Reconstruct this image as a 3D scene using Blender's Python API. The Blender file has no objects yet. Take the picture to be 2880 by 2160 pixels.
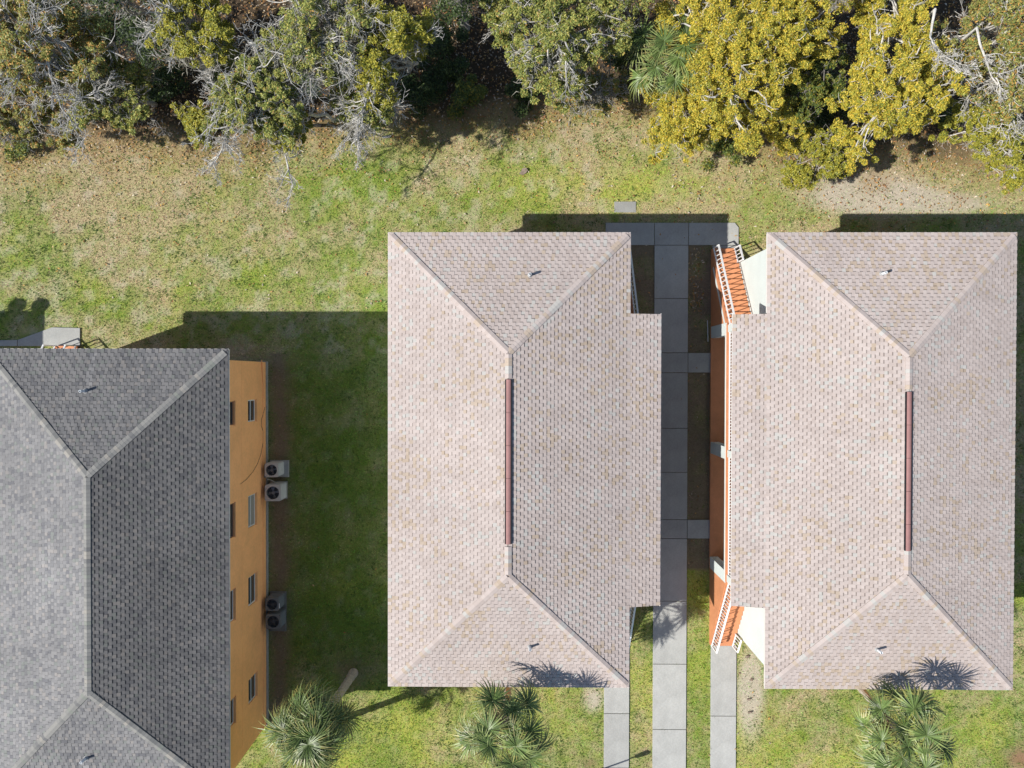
import bpy, math, random
import numpy as np
from mathutils import Vector, Matrix, Euler

# ------------------------------------------------------------------ camera, sky, sun
scene = bpy.context.scene
COL = scene.collection
CAM_Z = 33.5
FPX = 2035.0                                  # focal length in pixels of the 2880 wide photograph
CROT = Euler([math.radians(a) for a in (-0.635, 0.546, 0.105)], 'XYZ')
cam_d = bpy.data.cameras.new('camera')
cam_d.sensor_width = 36.0
cam_d.lens = FPX / 2880.0 * 36.0
cam_d.clip_start = 0.5
cam_d.clip_end = 2000.0
cam = bpy.data.objects.new('camera', cam_d)
cam.location = (0, 0, CAM_Z)
cam.rotation_euler = CROT
COL.objects.link(cam)
scene.camera = cam

SUNV = Vector((-0.969, -0.354, 1.0)).normalized()          # towards the sun, from the roof shadows
world = bpy.data.worlds.new('World')
scene.world = world
world.use_nodes = True
wn = world.node_tree.nodes
sky = wn.new('ShaderNodeTexSky')
sky.sky_type = 'NISHITA'
sky.sun_disc = False
sky.dust_density = 0.5
sky.ozone_density = 0.7
sky.sun_elevation = math.asin(SUNV.z)
sky.sun_rotation = math.atan2(SUNV.x, SUNV.y)
wn['Background'].inputs['Strength'].default_value = 0.084
world.node_tree.links.new(sky.outputs[0], wn['Background'].inputs['Color'])
sun_d = bpy.data.lights.new('sun', 'SUN')
sun_d.energy = 4.4
sun_d.angle = math.radians(0.53)
sun_d.color = (1.0, 0.955, 0.88)
sun = bpy.data.objects.new('sun', sun_d)
sun.rotation_euler = SUNV.to_track_quat('Z', 'Y').to_euler()
sun.location = (-20, -8, 40)
COL.objects.link(sun)
scene.view_settings.view_transform = 'Standard'
scene.view_settings.look = 'None'
scene.view_settings.gamma = 1.0
scene.view_settings.exposure = 0.48

# ------------------------------------------------------------------ helpers
RNG = random.Random(7)
NR = np.random.default_rng(11)
CM = CROT.to_matrix()

def P(u, v, z=0.0):
    """photo pixel (2880 wide) -> point on the level plane z"""
    d = CM @ Vector(((u - 1440.0) / FPX, -(v - 1080.0) / FPX, -1.0))
    t = (z - CAM_Z) / d.z
    return Vector((d.x * t, d.y * t, z))

KD = 2880.0 / 2212.0
def PD(u, v, z=0.0):
    return P(u * KD, v * KD, z)

def tag(o, label=None, cat=None, group=None, kind=None):
    if label: o['label'] = label
    if cat: o['category'] = cat
    if group: o['group'] = group
    if kind: o['kind'] = kind
    return o

def empty(name, loc=(0, 0, 0), rz=0.0):
    o = bpy.data.objects.new(name, None)
    o.empty_display_size = 0.3
    COL.objects.link(o)
    o.location = loc
    o.rotation_euler = (0, 0, rz)
    return o

def link(name, me, parent=None, loc=None, matrix=None):
    o = bpy.data.objects.new(name, me)
    COL.objects.link(o)
    if parent is not None: o.parent = parent
    if matrix is not None: o.matrix_basis = matrix
    elif loc is not None: o.location = loc
    return o

class MB:
    """collects polygons (with an optional colour each) into one mesh"""
    def __init__(self):
        self.v, self.f, self.c, self.m = [], [], [], []
    def poly(self, pts, col=None, mi=0):
        b = len(self.v)
        self.v.extend([tuple(p) for p in pts])
        self.f.append(tuple(range(b, b + len(pts))))
        self.c.append(col); self.m.append(mi)
    def box(self, x0, x1, y0, y1, z0, z1, col=None, mi=0):
        p = [(x0, y0, z0), (x1, y0, z0), (x1, y1, z0), (x0, y1, z0), (x0, y0, z1), (x1, y0, z1), (x1, y1, z1), (x0, y1, z1)]
        self.hexa(p, col, mi)
    def hexa(self, p, col=None, mi=0):
        b = len(self.v)
        self.v.extend([tuple(q) for q in p])
        for q in ((3, 2, 1, 0), (4, 5, 6, 7), (0, 1, 5, 4), (1, 2, 6, 5), (2, 3, 7, 6), (3, 0, 4, 7)):
            self.f.append(tuple(b + i for i in q)); self.c.append(col); self.m.append(mi)
    def bar(self, a, b_, w, h=None, up=(0, 0, 1), col=None, mi=0):
        a, b_ = Vector(a), Vector(b_)
        h = h or w
        d = (b_ - a).normalized()
        u = Vector(up)
        s = d.cross(u)
        if s.length < 1e-4: s = d.cross(Vector((0, 1, 0)))
        s.normalize(); n = s.cross(d).normalized()
        s *= w / 2; n *= h / 2
        self.hexa([a - s - n, a + s - n, b_ + s - n, b_ - s - n, a - s + n, a + s + n, b_ + s + n, b_ - s + n], col, mi)
    def tube(self, pts, rad, n=6, col=None, cap=True, mi=0):
        pts = [Vector(p) for p in pts]
        if not hasattr(rad, '__len__'): rad = [rad] * len(pts)
        rings = []
        ref = None
        for i, p in enumerate(pts):
            d = (pts[min(i + 1, len(pts) - 1)] - pts[max(i - 1, 0)])
            if d.length < 1e-9: d = Vector((0, 0, 1))
            d.normalize()
            if ref is None or abs(ref.dot(d)) > 0.98:
                ref = Vector((1, 0, 0)) if abs(d.x) < 0.8 else Vector((0, 1, 0))
            s = (ref - d * ref.dot(d)).normalized(); ref = s
            t = d.cross(s)
            b = len(self.v)
            for k in range(n):
                a = 2 * math.pi * k / n
                self.v.append(tuple(p + (s * math.cos(a) + t * math.sin(a)) * rad[i]))
            rings.append(b)
        for i in range(len(rings) - 1):
            for k in range(n):
                k2 = (k + 1) % n
                self.f.append((rings[i] + k, rings[i] + k2, rings[i + 1] + k2, rings[i + 1] + k)); self.c.append(col); self.m.append(mi)
        if cap and n > 3:
            self.f.append(tuple(rings[0] + k for k in range(n))[::-1]); self.c.append(col); self.m.append(mi)
            self.f.append(tuple(rings[-1] + k for k in range(n))); self.c.append(col); self.m.append(mi)
    def lathe(self, prof, c=(0, 0, 0), n=16, col=None, mi=0):
        rings = []
        for r, z in prof:
            b = len(self.v)
            for k in range(n):
                a = 2 * math.pi * k / n
                self.v.append((c[0] + r * math.cos(a), c[1] + r * math.sin(a), c[2] + z))
            rings.append(b)
        for i in range(len(rings) - 1):
            for k in range(n):
                k2 = (k + 1) % n
                self.f.append((rings[i] + k, rings[i] + k2, rings[i + 1] + k2, rings[i + 1] + k)); self.c.append(col); self.m.append(mi)
    def mesh(self, name, mats, smooth=False):
        me = bpy.data.meshes.new(name)
        me.from_pydata(self.v, [], self.f)
        for m in (mats if isinstance(mats, (list, tuple)) else [mats]): me.materials.append(m)
        if any(self.m): me.polygons.foreach_set('material_index', self.m)
        if any(c is not None for c in self.c):
            at = me.attributes.new('Col', 'FLOAT_COLOR', 'FACE')
            at.data.foreach_set('color', [x for c in self.c for x in ((*c[:3], 1.0) if c is not None else (1, 1, 1, 1))])
        if smooth: me.polygons.foreach_set('use_smooth', [True] * len(me.polygons))
        me.update()
        return me
    def build(self, name, mats, parent=None, loc=None, smooth=False):
        return link(name, self.mesh(name, mats, smooth), parent, loc)

def np_mesh(name, verts, nper, cols, mat):
    """many separate polygons of nper corners each; verts (N*nper,3), cols (N,3)"""
    me = bpy.data.meshes.new(name)
    nv = len(verts); nf = nv // nper
    me.vertices.add(nv); me.loops.add(nv); me.polygons.add(nf)
    me.vertices.foreach_set('co', np.ascontiguousarray(verts, dtype=np.float32).ravel())
    me.loops.foreach_set('vertex_index', np.arange(nv, dtype=np.int32))
    me.polygons.foreach_set('loop_start', np.arange(0, nv, nper, dtype=np.int32))
    if cols is not None:
        at = me.attributes.new('Col', 'FLOAT_COLOR', 'FACE')
        rgba = np.ones((nf, 4), dtype=np.float32); rgba[:, :3] = cols
        at.data.foreach_set('color', rgba.ravel())
    me.materials.append(mat)
    me.update(calc_edges=True)
    me.validate()
    return me

# value noise on the plane, used for the lawn patches and the shingle colour drift
_LAT = np.random.default_rng(3).random((256, 256))
def vnoise(x, y):
    x = np.asarray(x, float); y = np.asarray(y, float)
    xi = np.floor(x).astype(int); yi = np.floor(y).astype(int)
    fx = x - xi; fy = y - yi
    fx = fx * fx * (3 - 2 * fx); fy = fy * fy * (3 - 2 * fy)
    g = lambda a, b: _LAT[a & 255, b & 255]
    return (g(xi, yi) * (1 - fx) + g(xi + 1, yi) * fx) * (1 - fy) + (g(xi, yi + 1) * (1 - fx) + g(xi + 1, yi + 1) * fx) * fy
def fbm(x, y, o=4, sx=0.0):
    s = 0; a = 0.5; t = 0
    for i in range(o):
        s = s + a * vnoise(np.asarray(x) * 2 ** i + 17.3 * i + sx, np.asarray(y) * 2 ** i - 9.1 * i + sx * 0.7); t += a; a *= 0.55
    return s / t

# ------------------------------------------------------------------ materials
def mat(name, color=None, rough=0.85, attr=False, nscale=None, namt=0.15, nscale2=None, namt2=0.0, bump=0.0, bscale=40.0,
        bdist=0.01, spec=0.3, metal=0.0, translucent=0.0, brick=None, stretch=None):
    m = bpy.data.materials.new(name); m.use_nodes = True
    nt = m.node_tree; N = nt.nodes; L = nt.links
    b = N['Principled BSDF']; out = N['Material Output']
    b.inputs['Roughness'].default_value = rough
    b.inputs['Specular IOR Level'].default_value = spec
    b.inputs['Metallic'].default_value = metal
    tc = N.new('ShaderNodeTexCoord')
    vec = tc.outputs['Object']
    if stretch:
        mp = N.new('ShaderNodeMapping'); mp.inputs['Scale'].default_value = stretch
        L.new(vec, mp.inputs['Vector']); vec = mp.outputs['Vector']
    if attr:
        a = N.new('ShaderNodeAttribute'); a.attribute_name = 'Col'; col = a.outputs['Color']
    else:
        c = N.new('ShaderNodeRGB'); c.outputs[0].default_value = (*color, 1); col = c.outputs[0]
    for sc, am in ((nscale, namt), (nscale2, namt2)):
        if not sc: continue
        no = N.new('ShaderNodeTexNoise'); no.inputs['Scale'].default_value = sc; no.inputs['Detail'].default_value = 4
        no.inputs['Roughness'].default_value = 0.65
        L.new(vec, no.inputs['Vector'])
        mr = N.new('ShaderNodeMapRange'); mr.inputs['From Min'].default_value = 0.28; mr.inputs['From Max'].default_value = 0.72
        mr.inputs['To Min'].default_value = 1 - am; mr.inputs['To Max'].default_value = 1 + am
        L.new(no.outputs['Fac'], mr.inputs['Value'])
        mx = N.new('ShaderNodeMix'); mx.data_type = 'RGBA'; mx.blend_type = 'MULTIPLY'; mx.inputs['Factor'].default_value = 1
        L.new(col, mx.inputs['A']); L.new(mr.outputs['Result'], mx.inputs['B']); col = mx.outputs['Result']
    L.new(col, b.inputs['Base Color'])
    h = None
    if bump:
        no = N.new('ShaderNodeTexNoise'); no.inputs['Scale'].default_value = bscale; no.inputs['Detail'].default_value = 5
        L.new(vec, no.inputs['Vector']); h = no.outputs['Fac']
        bp = N.new('ShaderNodeBump'); bp.inputs['Strength'].default_value = bump; bp.inputs['Distance'].default_value = bdist
        L.new(h, bp.inputs['Height']); L.new(bp.outputs['Normal'], b.inputs['Normal'])
    if brick:
        # shallow masonry coursing under the paint, on walls that run along Y
        sp = N.new('ShaderNodeSeparateXYZ'); L.new(tc.outputs['Object'], sp.inputs[0])
        cb = N.new('ShaderNodeCombineXYZ'); L.new(sp.outputs['Y'], cb.inputs['X']); L.new(sp.outputs['Z'], cb.inputs['Y'])
        br = N.new('ShaderNodeTexBrick'); br.inputs['Scale'].default_value = 1.0
        br.inputs['Brick Width'].default_value = 0.406; br.inputs['Row Height'].default_value = 0.203
        br.inputs['Mortar Size'].default_value = 0.008; br.inputs['Mortar Smooth'].default_value = 0.4
        br.inputs['Color1'].default_value = (1, 1, 1, 1); br.inputs['Color2'].default_value = (1, 1, 1, 1); br.inputs['Mortar'].default_value = (0, 0, 0, 1)
        L.new(cb.outputs[0], br.inputs['Vector'])
        bp2 = N.new('ShaderNodeBump'); bp2.inputs['Strength'].default_value = brick; bp2.inputs['Distance'].default_value = 0.004
        L.new(br.outputs['Color'], bp2.inputs['Height'])
        if bump: L.new(bp.outputs['Normal'], bp2.inputs['Normal'])
        L.new(bp2.outputs['Normal'], b.inputs['Normal'])
    if translucent:
        tr = N.new('ShaderNodeBsdfTranslucent'); L.new(col, tr.inputs['Color'])
        mxs = N.new('ShaderNodeMixShader'); mxs.inputs['Fac'].default_value = translucent
        L.new(b.outputs[0], mxs.inputs[1]); L.new(tr.outputs[0], mxs.inputs[2]); L.new(mxs.outputs[0], out.inputs['Surface'])
    return m

M = {}
M['ground'] = mat('lawn_soil', attr=True, rough=0.95, nscale=9, namt=0.16, nscale2=45, namt2=0.34, bump=0.6, bscale=38, bdist=0.04, spec=0.1)
M['grass'] = mat('grass_blade', attr=True, rough=0.6, spec=0.25, translucent=0.2)
M['leaf'] = mat('leaf', attr=True, rough=0.5, spec=0.35, translucent=0.25)
M['litter'] = mat('dry_leaf', attr=True, rough=0.8, spec=0.2)
M['bark'] = mat('bark', (0.30, 0.275, 0.25), rough=0.95, nscale=6, namt=0.35, nscale2=30, namt2=0.3, bump=0.8, bscale=25, bdist=0.02)
M['bark_pale'] = mat('bark_pale', (0.50, 0.48, 0.445), rough=0.95, nscale=4, namt=0.3, nscale2=25, namt2=0.3, bump=0.6, bscale=30, bdist=0.02)
M['moss'] = mat('hanging_moss', attr=True, rough=0.95, spec=0.1, translucent=0.15)
M['shingle'] = mat('shingle', attr=True, rough=0.92, nscale=3.0, namt=0.05, nscale2=160, namt2=0.14, bump=0.35, bscale=220, bdist=0.004, spec=0.2)
M['deck'] = mat('roof_underlay', (0.10, 0.09, 0.085), rough=0.95, nscale=8)
M['concrete'] = mat('concrete', attr=True, rough=0.93, nscale=1.1, namt=0.11, nscale2=16, namt2=0.10, bump=0.25, bscale=90, bdist=0.004, spec=0.2)
M['orange'] = mat('orange_wall_paint', (0.95, 0.47, 0.20), rough=0.85, nscale=0.7, namt=0.10, nscale2=9, namt2=0.07, bump=0.2, bscale=120, bdist=0.004, spec=0.25, brick=0.45)
M['mint'] = mat('pale_mint_wall_paint', (0.60, 0.65, 0.635), rough=0.85, nscale=1.2, namt=0.05, nscale2=18, namt2=0.04, bump=0.2, bscale=120, bdist=0.004, brick=0.3)
M['terra'] = mat('terracotta_floor_paint', (0.55, 0.235, 0.115), rough=0.7, nscale=2.0, namt=0.10, nscale2=22, namt2=0.07, bump=0.15, bscale=60, bdist=0.004, spec=0.25)
M['plinth'] = mat('grey_footing', (0.30, 0.30, 0.29), rough=0.95, nscale=5, namt=0.2, bump=0.4)
M['white'] = mat('white_metal_paint', (0.80, 0.80, 0.81), rough=0.45, nscale=5, namt=0.05, spec=0.4)
M['fascia'] = mat('cream_fascia', (0.66, 0.62, 0.58), rough=0.7, nscale=4, namt=0.06)
M['soffit'] = mat('brown_soffit', (0.18, 0.075, 0.07), rough=0.8, nscale=4, namt=0.08)
M['vent'] = mat('rose_brown_metal', (0.30, 0.155, 0.145), rough=0.7, nscale=3, namt=0.10, nscale2=30, namt2=0.05, spec=0.4)
M['pvc'] = mat('white_pipe', (0.70, 0.73, 0.76), rough=0.5, nscale=12, namt=0.08)
M['dark'] = mat('void_and_shadow', (0.015, 0.015, 0.018), rough=0.9, nscale=5)
M['lead'] = mat('grey_flashing', (0.33, 0.33, 0.33), rough=0.6, nscale=9, namt=0.12)
M['glass'] = mat('window_glass', (0.035, 0.045, 0.05), rough=0.08, nscale=2, namt=0.15, spec=0.6)
M['blind'] = mat('window_blind', (0.28, 0.28, 0.26), rough=0.5, nscale=2, namt=0.15, stretch=(1, 1, 20), spec=0.5)
M['frame_w'] = mat('white_window_frame', (0.74, 0.74, 0.72), rough=0.5, nscale=6, namt=0.06)
M['frame_b'] = mat('bronze_window_frame', (0.16, 0.10, 0.075), rough=0.5, nscale=6, namt=0.1)
M['ac_case'] = mat('condenser_case', (0.47, 0.47, 0.44), rough=0.5, nscale=5, namt=0.1, spec=0.4)
M['ac_dark'] = mat('condenser_case_dark', (0.13, 0.145, 0.15), rough=0.5, nscale=5, namt=0.12, spec=0.4)
M['ac_grille'] = mat('condenser_grille', (0.06, 0.065, 0.075), rough=0.5, nscale=5, namt=0.1)
M['fan'] = mat('fan_metal', (0.34, 0.36, 0.39), rough=0.45, nscale=6, namt=0.12, metal=0.4)
M['fan_dark'] = mat('fan_metal_dark', (0.09, 0.10, 0.11), rough=0.5, nscale=6, namt=0.12)
M['cable'] = mat('brown_cable', (0.16, 0.085, 0.045), rough=0.7, nscale=8, namt=0.1)
M['palm_leaf'] = mat('palm_leaf', attr=True, rough=0.42, spec=0.5, nscale=12, namt=0.10, translucent=0.12)
M['palm_trunk'] = mat('palm_trunk', (0.42, 0.385, 0.335), rough=0.95, nscale=3, namt=0.2, nscale2=24, namt2=0.3, bump=0.9, bscale=16, bdist=0.03, stretch=(1, 1, 3))
M['steel'] = mat('painted_steel', (0.10, 0.10, 0.10), rough=0.5, nscale=6, namt=0.1)
M['dish'] = mat('dish_grey', (0.42, 0.42, 0.42), rough=0.5, nscale=6, namt=0.08)
M['rag_w'] = mat('white_litter', (0.75, 0.75, 0.76), rough=0.6, nscale=20, namt=0.12)
M['rag_b'] = mat('blue_litter', (0.16, 0.42, 0.55), rough=0.6, nscale=20, namt=0.12)
M['log'] = mat('dead_wood', (0.25, 0.20, 0.16), rough=0.95, nscale=10, namt=0.4, bump=0.6)

# ------------------------------------------------------------------ layout of the buildings
EAVE, RISE = 5.5, 1.3
B = {  # centre, half width, side of the porch
    'b0': dict(c=(-32.14, -7.79), w=4.70, s=1),
    'b1': dict(c=(-16.05, -7.79), w=4.75, s=-1),
    'b2': dict(c=(-0.383, -3.274), w=4.66, s=1),
    'b3': dict(c=(14.32, -3.278), w=4.75, s=-1),
}
HL = 8.79            # half length
OVER = 0.38          # roof overhang
PORCH_Y = 5.69       # half length of the porch roof
PORCH_X = 1.24       # porch roof beyond the main eave
PDROP = 0.27
STAIR_Y0, STAIR_Y1 = 9.12, 5.48
BALC_Z = 2.75

# ------------------------------------------------------------------ ground
def in_building(x, y, pad=0.0):
    r = np.zeros(np.shape(x), bool)
    for b in B.values():
        w = b['w'] - OVER + pad
        r |= (np.abs(x - b['c'][0]) < w) & (np.abs(y - b['c'][1]) < HL - OVER + pad)
        px = (x - b['c'][0]) * b['s']
        r |= (px > 0) & (px < b['w'] - OVER + 1.12 + pad) & (np.abs(y - b['c'][1]) < STAIR_Y0 + pad * 0.5)
    return r

SLABS = []   # (x0, x1, y0, y1) of the concrete, so that no grass grows through it
def in_slab(x, y, pad=0.0):
    r = np.zeros(np.shape(x), bool)
    for s in SLABS:
        r |= (x > s[0] - pad) & (x < s[1] + pad) & (y > s[2] - pad) & (y < s[3] + pad)
    return r

def blob(x, y, u, v, ru, rv=None):
    c = PD(u, v)
    rv = rv or ru
    k = KD / (FPX / CAM_Z)
    return np.exp(-(((x - c.x) / (ru * k)) ** 2 + ((y - c.y) / (rv * k)) ** 2))

def treeline(x):
    """y of the wood's edge on the ground"""
    x = np.asarray(x, float)
    return np.interp(x, [-60, -24, -18, -13, -9, -4, 2, 6, 9, 12, 16, 23, 60], [11.2, 10.9, 10.6, 10.9, 11.4, 12.0, 12.3, 12.4, 11.8, 10.6, 10.4, 9.9, 9.9]) \
        + (fbm(x * 0.6, x * 0 + 3.0, 3) - 0.5) * 1.6

def lawn_fields(x, y):
    x = np.asarray(x, float); y = np.asarray(y, float)
    big = fbm(x * 0.22, y * 0.22, 3)
    mid = fbm(x * 0.9 + 40, y * 0.9, 4)
    fine = fbm(x * 4.5, y * 4.5 + 70, 3)
    g = 0.45 + (big - 0.5) * 0.9 + (mid - 0.5) * 1.5 + (fine - 0.5) * 1.0
    # greener and drier patches as they lie in the yard
    g += 0.75 * blob(x, y, 790, 400, 110, 90) + 0.35 * blob(x, y, 60, 560, 110, 70) + 0.45 * blob(x, y, 20, 690, 70, 60) + 0.3 * blob(x, y, 560, 610, 90, 60)
    g += 0.40 * blob(x, y, 1150, 400, 160, 60) + 0.3 * blob(x, y, 240, 690, 120, 60) + 0.35 * blob(x, y, 770, 640, 70, 60) + 0.25 * blob(x, y, 860, 330, 70, 50)
    g += 0.2 * blob(x, y, 1700, 470, 90, 30)
    g -= 0.35 * blob(x, y, 250, 400, 240, 80) + 0.3 * blob(x, y, 480, 470, 200, 80) + 0.25 * blob(x, y, 910, 390, 40, 50) + 0.25 * blob(x, y, 2000, 420, 260, 60)
    g += np.where(y < -9.5, 0.30, 0.0) + np.where((x > -11) & (x < -4.5) & (y < 2), 0.32, 0.0)
    g -= 0.25 * blob(x, y, 1800, 1560, 120, 60)
    sand = (fbm(x * 1.9 + 9, y * 1.9 + 31, 5) - 0.55) * 3.6 + (fine - 0.5) * 0.8
    sand = np.clip(sand, 0, 0.45) * np.where((y > 1) & (x < 4), 1, 0.35)
    sand = np.maximum(sand, np.clip((2.6 * blob(x, y, 1880, 420, 120, 40) + 1.2 * blob(x, y, 2060, 440, 90, 26) + 2.0 * blob(x, y, 1620, 1495, 30, 100)
                                     + 1.5 * blob(x, y, 1282, 1508, 24, 32) + 0.5 * blob(x, y, 1900, 350, 60, 30) + 0.5 * blob(x, y, 130, 610, 40, 40)
                                     - 0.25) * (0.4 + 1.2 * mid), 0, 1))
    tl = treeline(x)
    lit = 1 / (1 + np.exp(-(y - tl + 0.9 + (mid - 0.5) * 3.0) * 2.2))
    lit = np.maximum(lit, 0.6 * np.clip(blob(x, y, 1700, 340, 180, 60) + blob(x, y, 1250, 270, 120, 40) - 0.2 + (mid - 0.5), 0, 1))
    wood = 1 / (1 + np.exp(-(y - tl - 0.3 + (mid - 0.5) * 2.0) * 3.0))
    return np.clip(g, 0, 1), np.clip(sand, 0, 1), np.clip(lit, 0, 1), wood, mid, fine

TAN = np.array([0.42, 0.355, 0.205]); GREEN = np.array([0.225, 0.285, 0.055]); LIME = np.array([0.43, 0.43, 0.09])
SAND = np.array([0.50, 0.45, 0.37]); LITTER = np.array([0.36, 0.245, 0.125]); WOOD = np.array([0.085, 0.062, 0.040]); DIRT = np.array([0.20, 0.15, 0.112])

def dirt_mask(x, y):
    """bare strip at the foot of the grey house's wall and in the narrow beds between the two pale houses"""
    x = np.asarray(x, float); y = np.asarray(y, float)
    wob = (fbm(x * 1.2, y * 1.2 + 12, 3) - 0.5)
    e = -11.68
    d = np.where((y < 1.0) & (y > -16.5), np.exp(-((x - e - 0.55) / 0.55) ** 2), 0)
    d = np.maximum(d, np.where((x > 4.3) & (x < 9.0) & (y > -9) & (y < 6.2), 0.98 + wob * 1.0, 0))
    d = np.maximum(d, 0.8 * blob(x, y, 760, 1450, 40, 34))
    d = np.maximum(d, 0.9 * blob(x, y, 2205, 1640, 40, 30) + 0.8 * blob(x, y, 1275, 1650, 18, 14))
    return np.clip(d + wob * 0.6 * (d > 0.08), 0, 1)

def lawn_color(x, y):
    g, sand, lit, wood, mid, fine = lawn_fields(x, y)
    c = TAN[None] * (1 - g[:, None]) + GREEN[None] * g[:, None]
    yel = np.clip((fbm(x * 0.5 + 5, y * 0.5 + 8, 3) - 0.42) * 3, 0, 1) * (0.35 + 0.5 * (y < -9))
    yel = np.maximum(yel, 0.95 * blob(x, y, 1330, 400, 280, 60))[:, None] * np.clip(0.3 + g[:, None], 0, 1)
    c = c * (1 - yel * 0.75) + LIME[None] * yel * 0.75
    shade_turf = (np.exp(-((x + 7.9) / 3.6) ** 4) * 1 / (1 + np.exp(-(y + 13.6) * 2.0)) / (1 + np.exp((y - 1.5) * 1.2)) * (0.35 + 0.6 * mid))[:, None]   # greener turf, with the yard's shade put into its colour
    c = c * (1 - shade_turf) + np.array([0.10, 0.165, 0.03])[None] * shade_turf
    c = c * (1 - sand[:, None] * 0.85) + SAND[None] * sand[:, None] * 0.85
    c = c * (1 - lit[:, None] * 0.75) + LITTER[None] * lit[:, None] * 0.75
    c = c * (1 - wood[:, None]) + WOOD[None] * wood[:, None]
    d = dirt_mask(x, y)[:, None] * (1 - wood[:, None])
    red = (blob(x, y, 2205, 1640, 40, 30) + 0.7 * blob(x, y, 1275, 1650, 18, 14))[:, None]
    dc = DIRT[None] * (1 - np.clip(red, 0, 1)) + np.array([0.27, 0.14, 0.095])[None] * np.clip(red, 0, 1)
    c = c * (1 - d * 0.85) + dc * d * 0.85
    return c

def make_ground():
    fx = np.arange(-30, 30.01, 0.17); fy = np.arange(-24, 22.01, 0.17)
    gx = np.concatenate([[-600, -250, -120, -70, -50, -40], fx, [40, 50, 70, 120, 250, 600]])
    gy = np.concatenate([[-600, -250, -120, -70, -40, -28], fy, [28, 40, 70, 120, 250, 600]])
    X, Y = np.meshgrid(gx, gy)
    x, y = X.ravel(), Y.ravel()
    near = (np.abs(x) < 29) & (np.abs(y) < 21.5)
    z = np.where(near, (fbm(x * 1.5, y * 1.5, 4) - 0.5) * 0.05 - 0.02, -0.02)
    me = bpy.data.meshes.new('ground')
    nx, ny = len(gx), len(gy)
    me.vertices.add(nx * ny)
    me.vertices.foreach_set('co', np.stack([x, y, z], 1).astype(np.float32).ravel())
    i = (np.arange(ny - 1)[:, None] * nx + np.arange(nx - 1)[None]).ravel()
    q = np.stack([i, i + 1, i + 1 + nx, i + nx], 1).astype(np.int32)
    me.loops.add(q.size); me.polygons.add(len(q))
    me.loops.foreach_set('vertex_index', q.ravel()); me.polygons.foreach_set('loop_start', np.arange(0, q.size, 4, dtype=np.int32))
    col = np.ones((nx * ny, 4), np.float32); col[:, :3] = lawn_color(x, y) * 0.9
    at = me.attributes.new('Col', 'FLOAT_COLOR', 'POINT'); at.data.foreach_set('color', col.ravel())
    me.materials.append(M['ground']); me.update(calc_edges=True)
    o = link('ground', me)
    tag(o, 'patchy lawn and bare soil between the houses and the wood', 'ground', kind='structure')
make_ground()

# ------------------------------------------------------------------ concrete walks, slab by slab
def slab(parent, pts, z1=0.045, shade=None):
    """one cast panel: pts is an outline on the ground; the arris is eased"""
    cx = sum(p[0] for p in pts) / len(pts); cy = sum(p[1] for p in pts) / len(pts)
    SLABS.append((min(p[0] for p in pts), max(p[0] for p in pts), min(p[1] for p in pts), max(p[1] for p in pts)))
    g = 0.011
    m = MB(); k = shade if shade else RNG.uniform(0.90, 1.06)
    col = (0.378 * k, 0.382 * k, 0.366 * k)
    def inset(d):
        n = len(pts); res = []
        for i in range(n):
            a, b, c = Vector(pts[i - 1]), Vector(pts[i]), Vector(pts[(i + 1) % n])
            e1 = (b - a).normalized(); e2 = (c - b).normalized()
            n1 = Vector((-e1.y, e1.x)); n2 = Vector((-e2.y, e2.x))
            bis = (n1 + n2); bis = bis / max(bis.length_squared, 0.2) * 2
            res.append(b + bis * d)
        return res
    lo = inset(g); hi = inset(g + 0.008)
    dz = RNG.uniform(-0.003, 0.003)
    n = len(pts)
    for i in range(n):
        j = (i + 1) % n
        m.poly([(*lo[i], -0.1), (*lo[j], -0.1), (*lo[j], z1 - 0.008 + dz), (*lo[i], z1 - 0.008 + dz)], tuple(c * 0.8 for c in col))
        m.poly([(*lo[i], z1 - 0.008 + dz), (*lo[j], z1 - 0.008 + dz), (*hi[j], z1 + dz), (*hi[i], z1 + dz)], col)
    m.poly([(*p, z1 + dz) for p in hi], col)
    m.v = [(v[0] - cx, v[1] - cy, v[2]) for v in m.v]
    return m.build('slab', M['concrete'], parent, (cx, cy, 0))

def rect(x0, x1, y0, y1): return [(x0, y0), (x1, y0), (x1, y1), (x0, y1)]
yd = lambda v: PD(1450, v).y
walk = tag(empty('walkway'), 'pale concrete walk running between the two pale roofed houses', 'walkway', kind='structure')
ys = [yd(v) for v in (481, 530, 645, 762, 805, 925, 1020, 1122, 1163, 1298, 1434, 1575)] + [-18.7, -20.9]
for a, b in zip(ys[:-1], ys[1:]): slab(walk, rect(6.23, 7.80, b, a))
yt, yb = ys[0], ys[1]
slab(walk, rect(3.98, 6.23, yb, yt))
slab(walk, rect(3.98, 5.10, 5.86, yb))
slab(walk, [(7.80, yb), (10.11, yb), (10.11, yt - 0.22), (9.93, yt), (7.80, yt)])
slab(walk, rect(8.90, 10.11, 5.86, yb))
for a, b in ((ys[3], ys[4]), (ys[7], ys[8])):
    slab(walk, rect(7.80, 8.86, b, a)); slab(walk, rect(5.10, 6.23, b, a))
path_w = tag(empty('footpath'), 'narrow concrete path under the middle house\'s south east roof corner', 'footpath', kind='structure')
path_e = tag(empty('footpath'), 'narrow concrete path from the orange stairs of the right house', 'footpath', kind='structure')
for par, x0, x1, top, cuts in ((path_w, 3.97, 5.16, -12.42, (1541,)), (path_e, 8.91, 10.11, -12.46, (1545,))):
    yy = [top] + [PD(1400, c).y for c in cuts] + [-18.2, -20.9]
    for a, b in zip(yy[:-1], yy[1:]): slab(par, rect(x0, x1, b, a))
pad1 = tag(empty('landing'), 'angled concrete landing north of the grey roofed house', 'landing', kind='structure')
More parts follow.
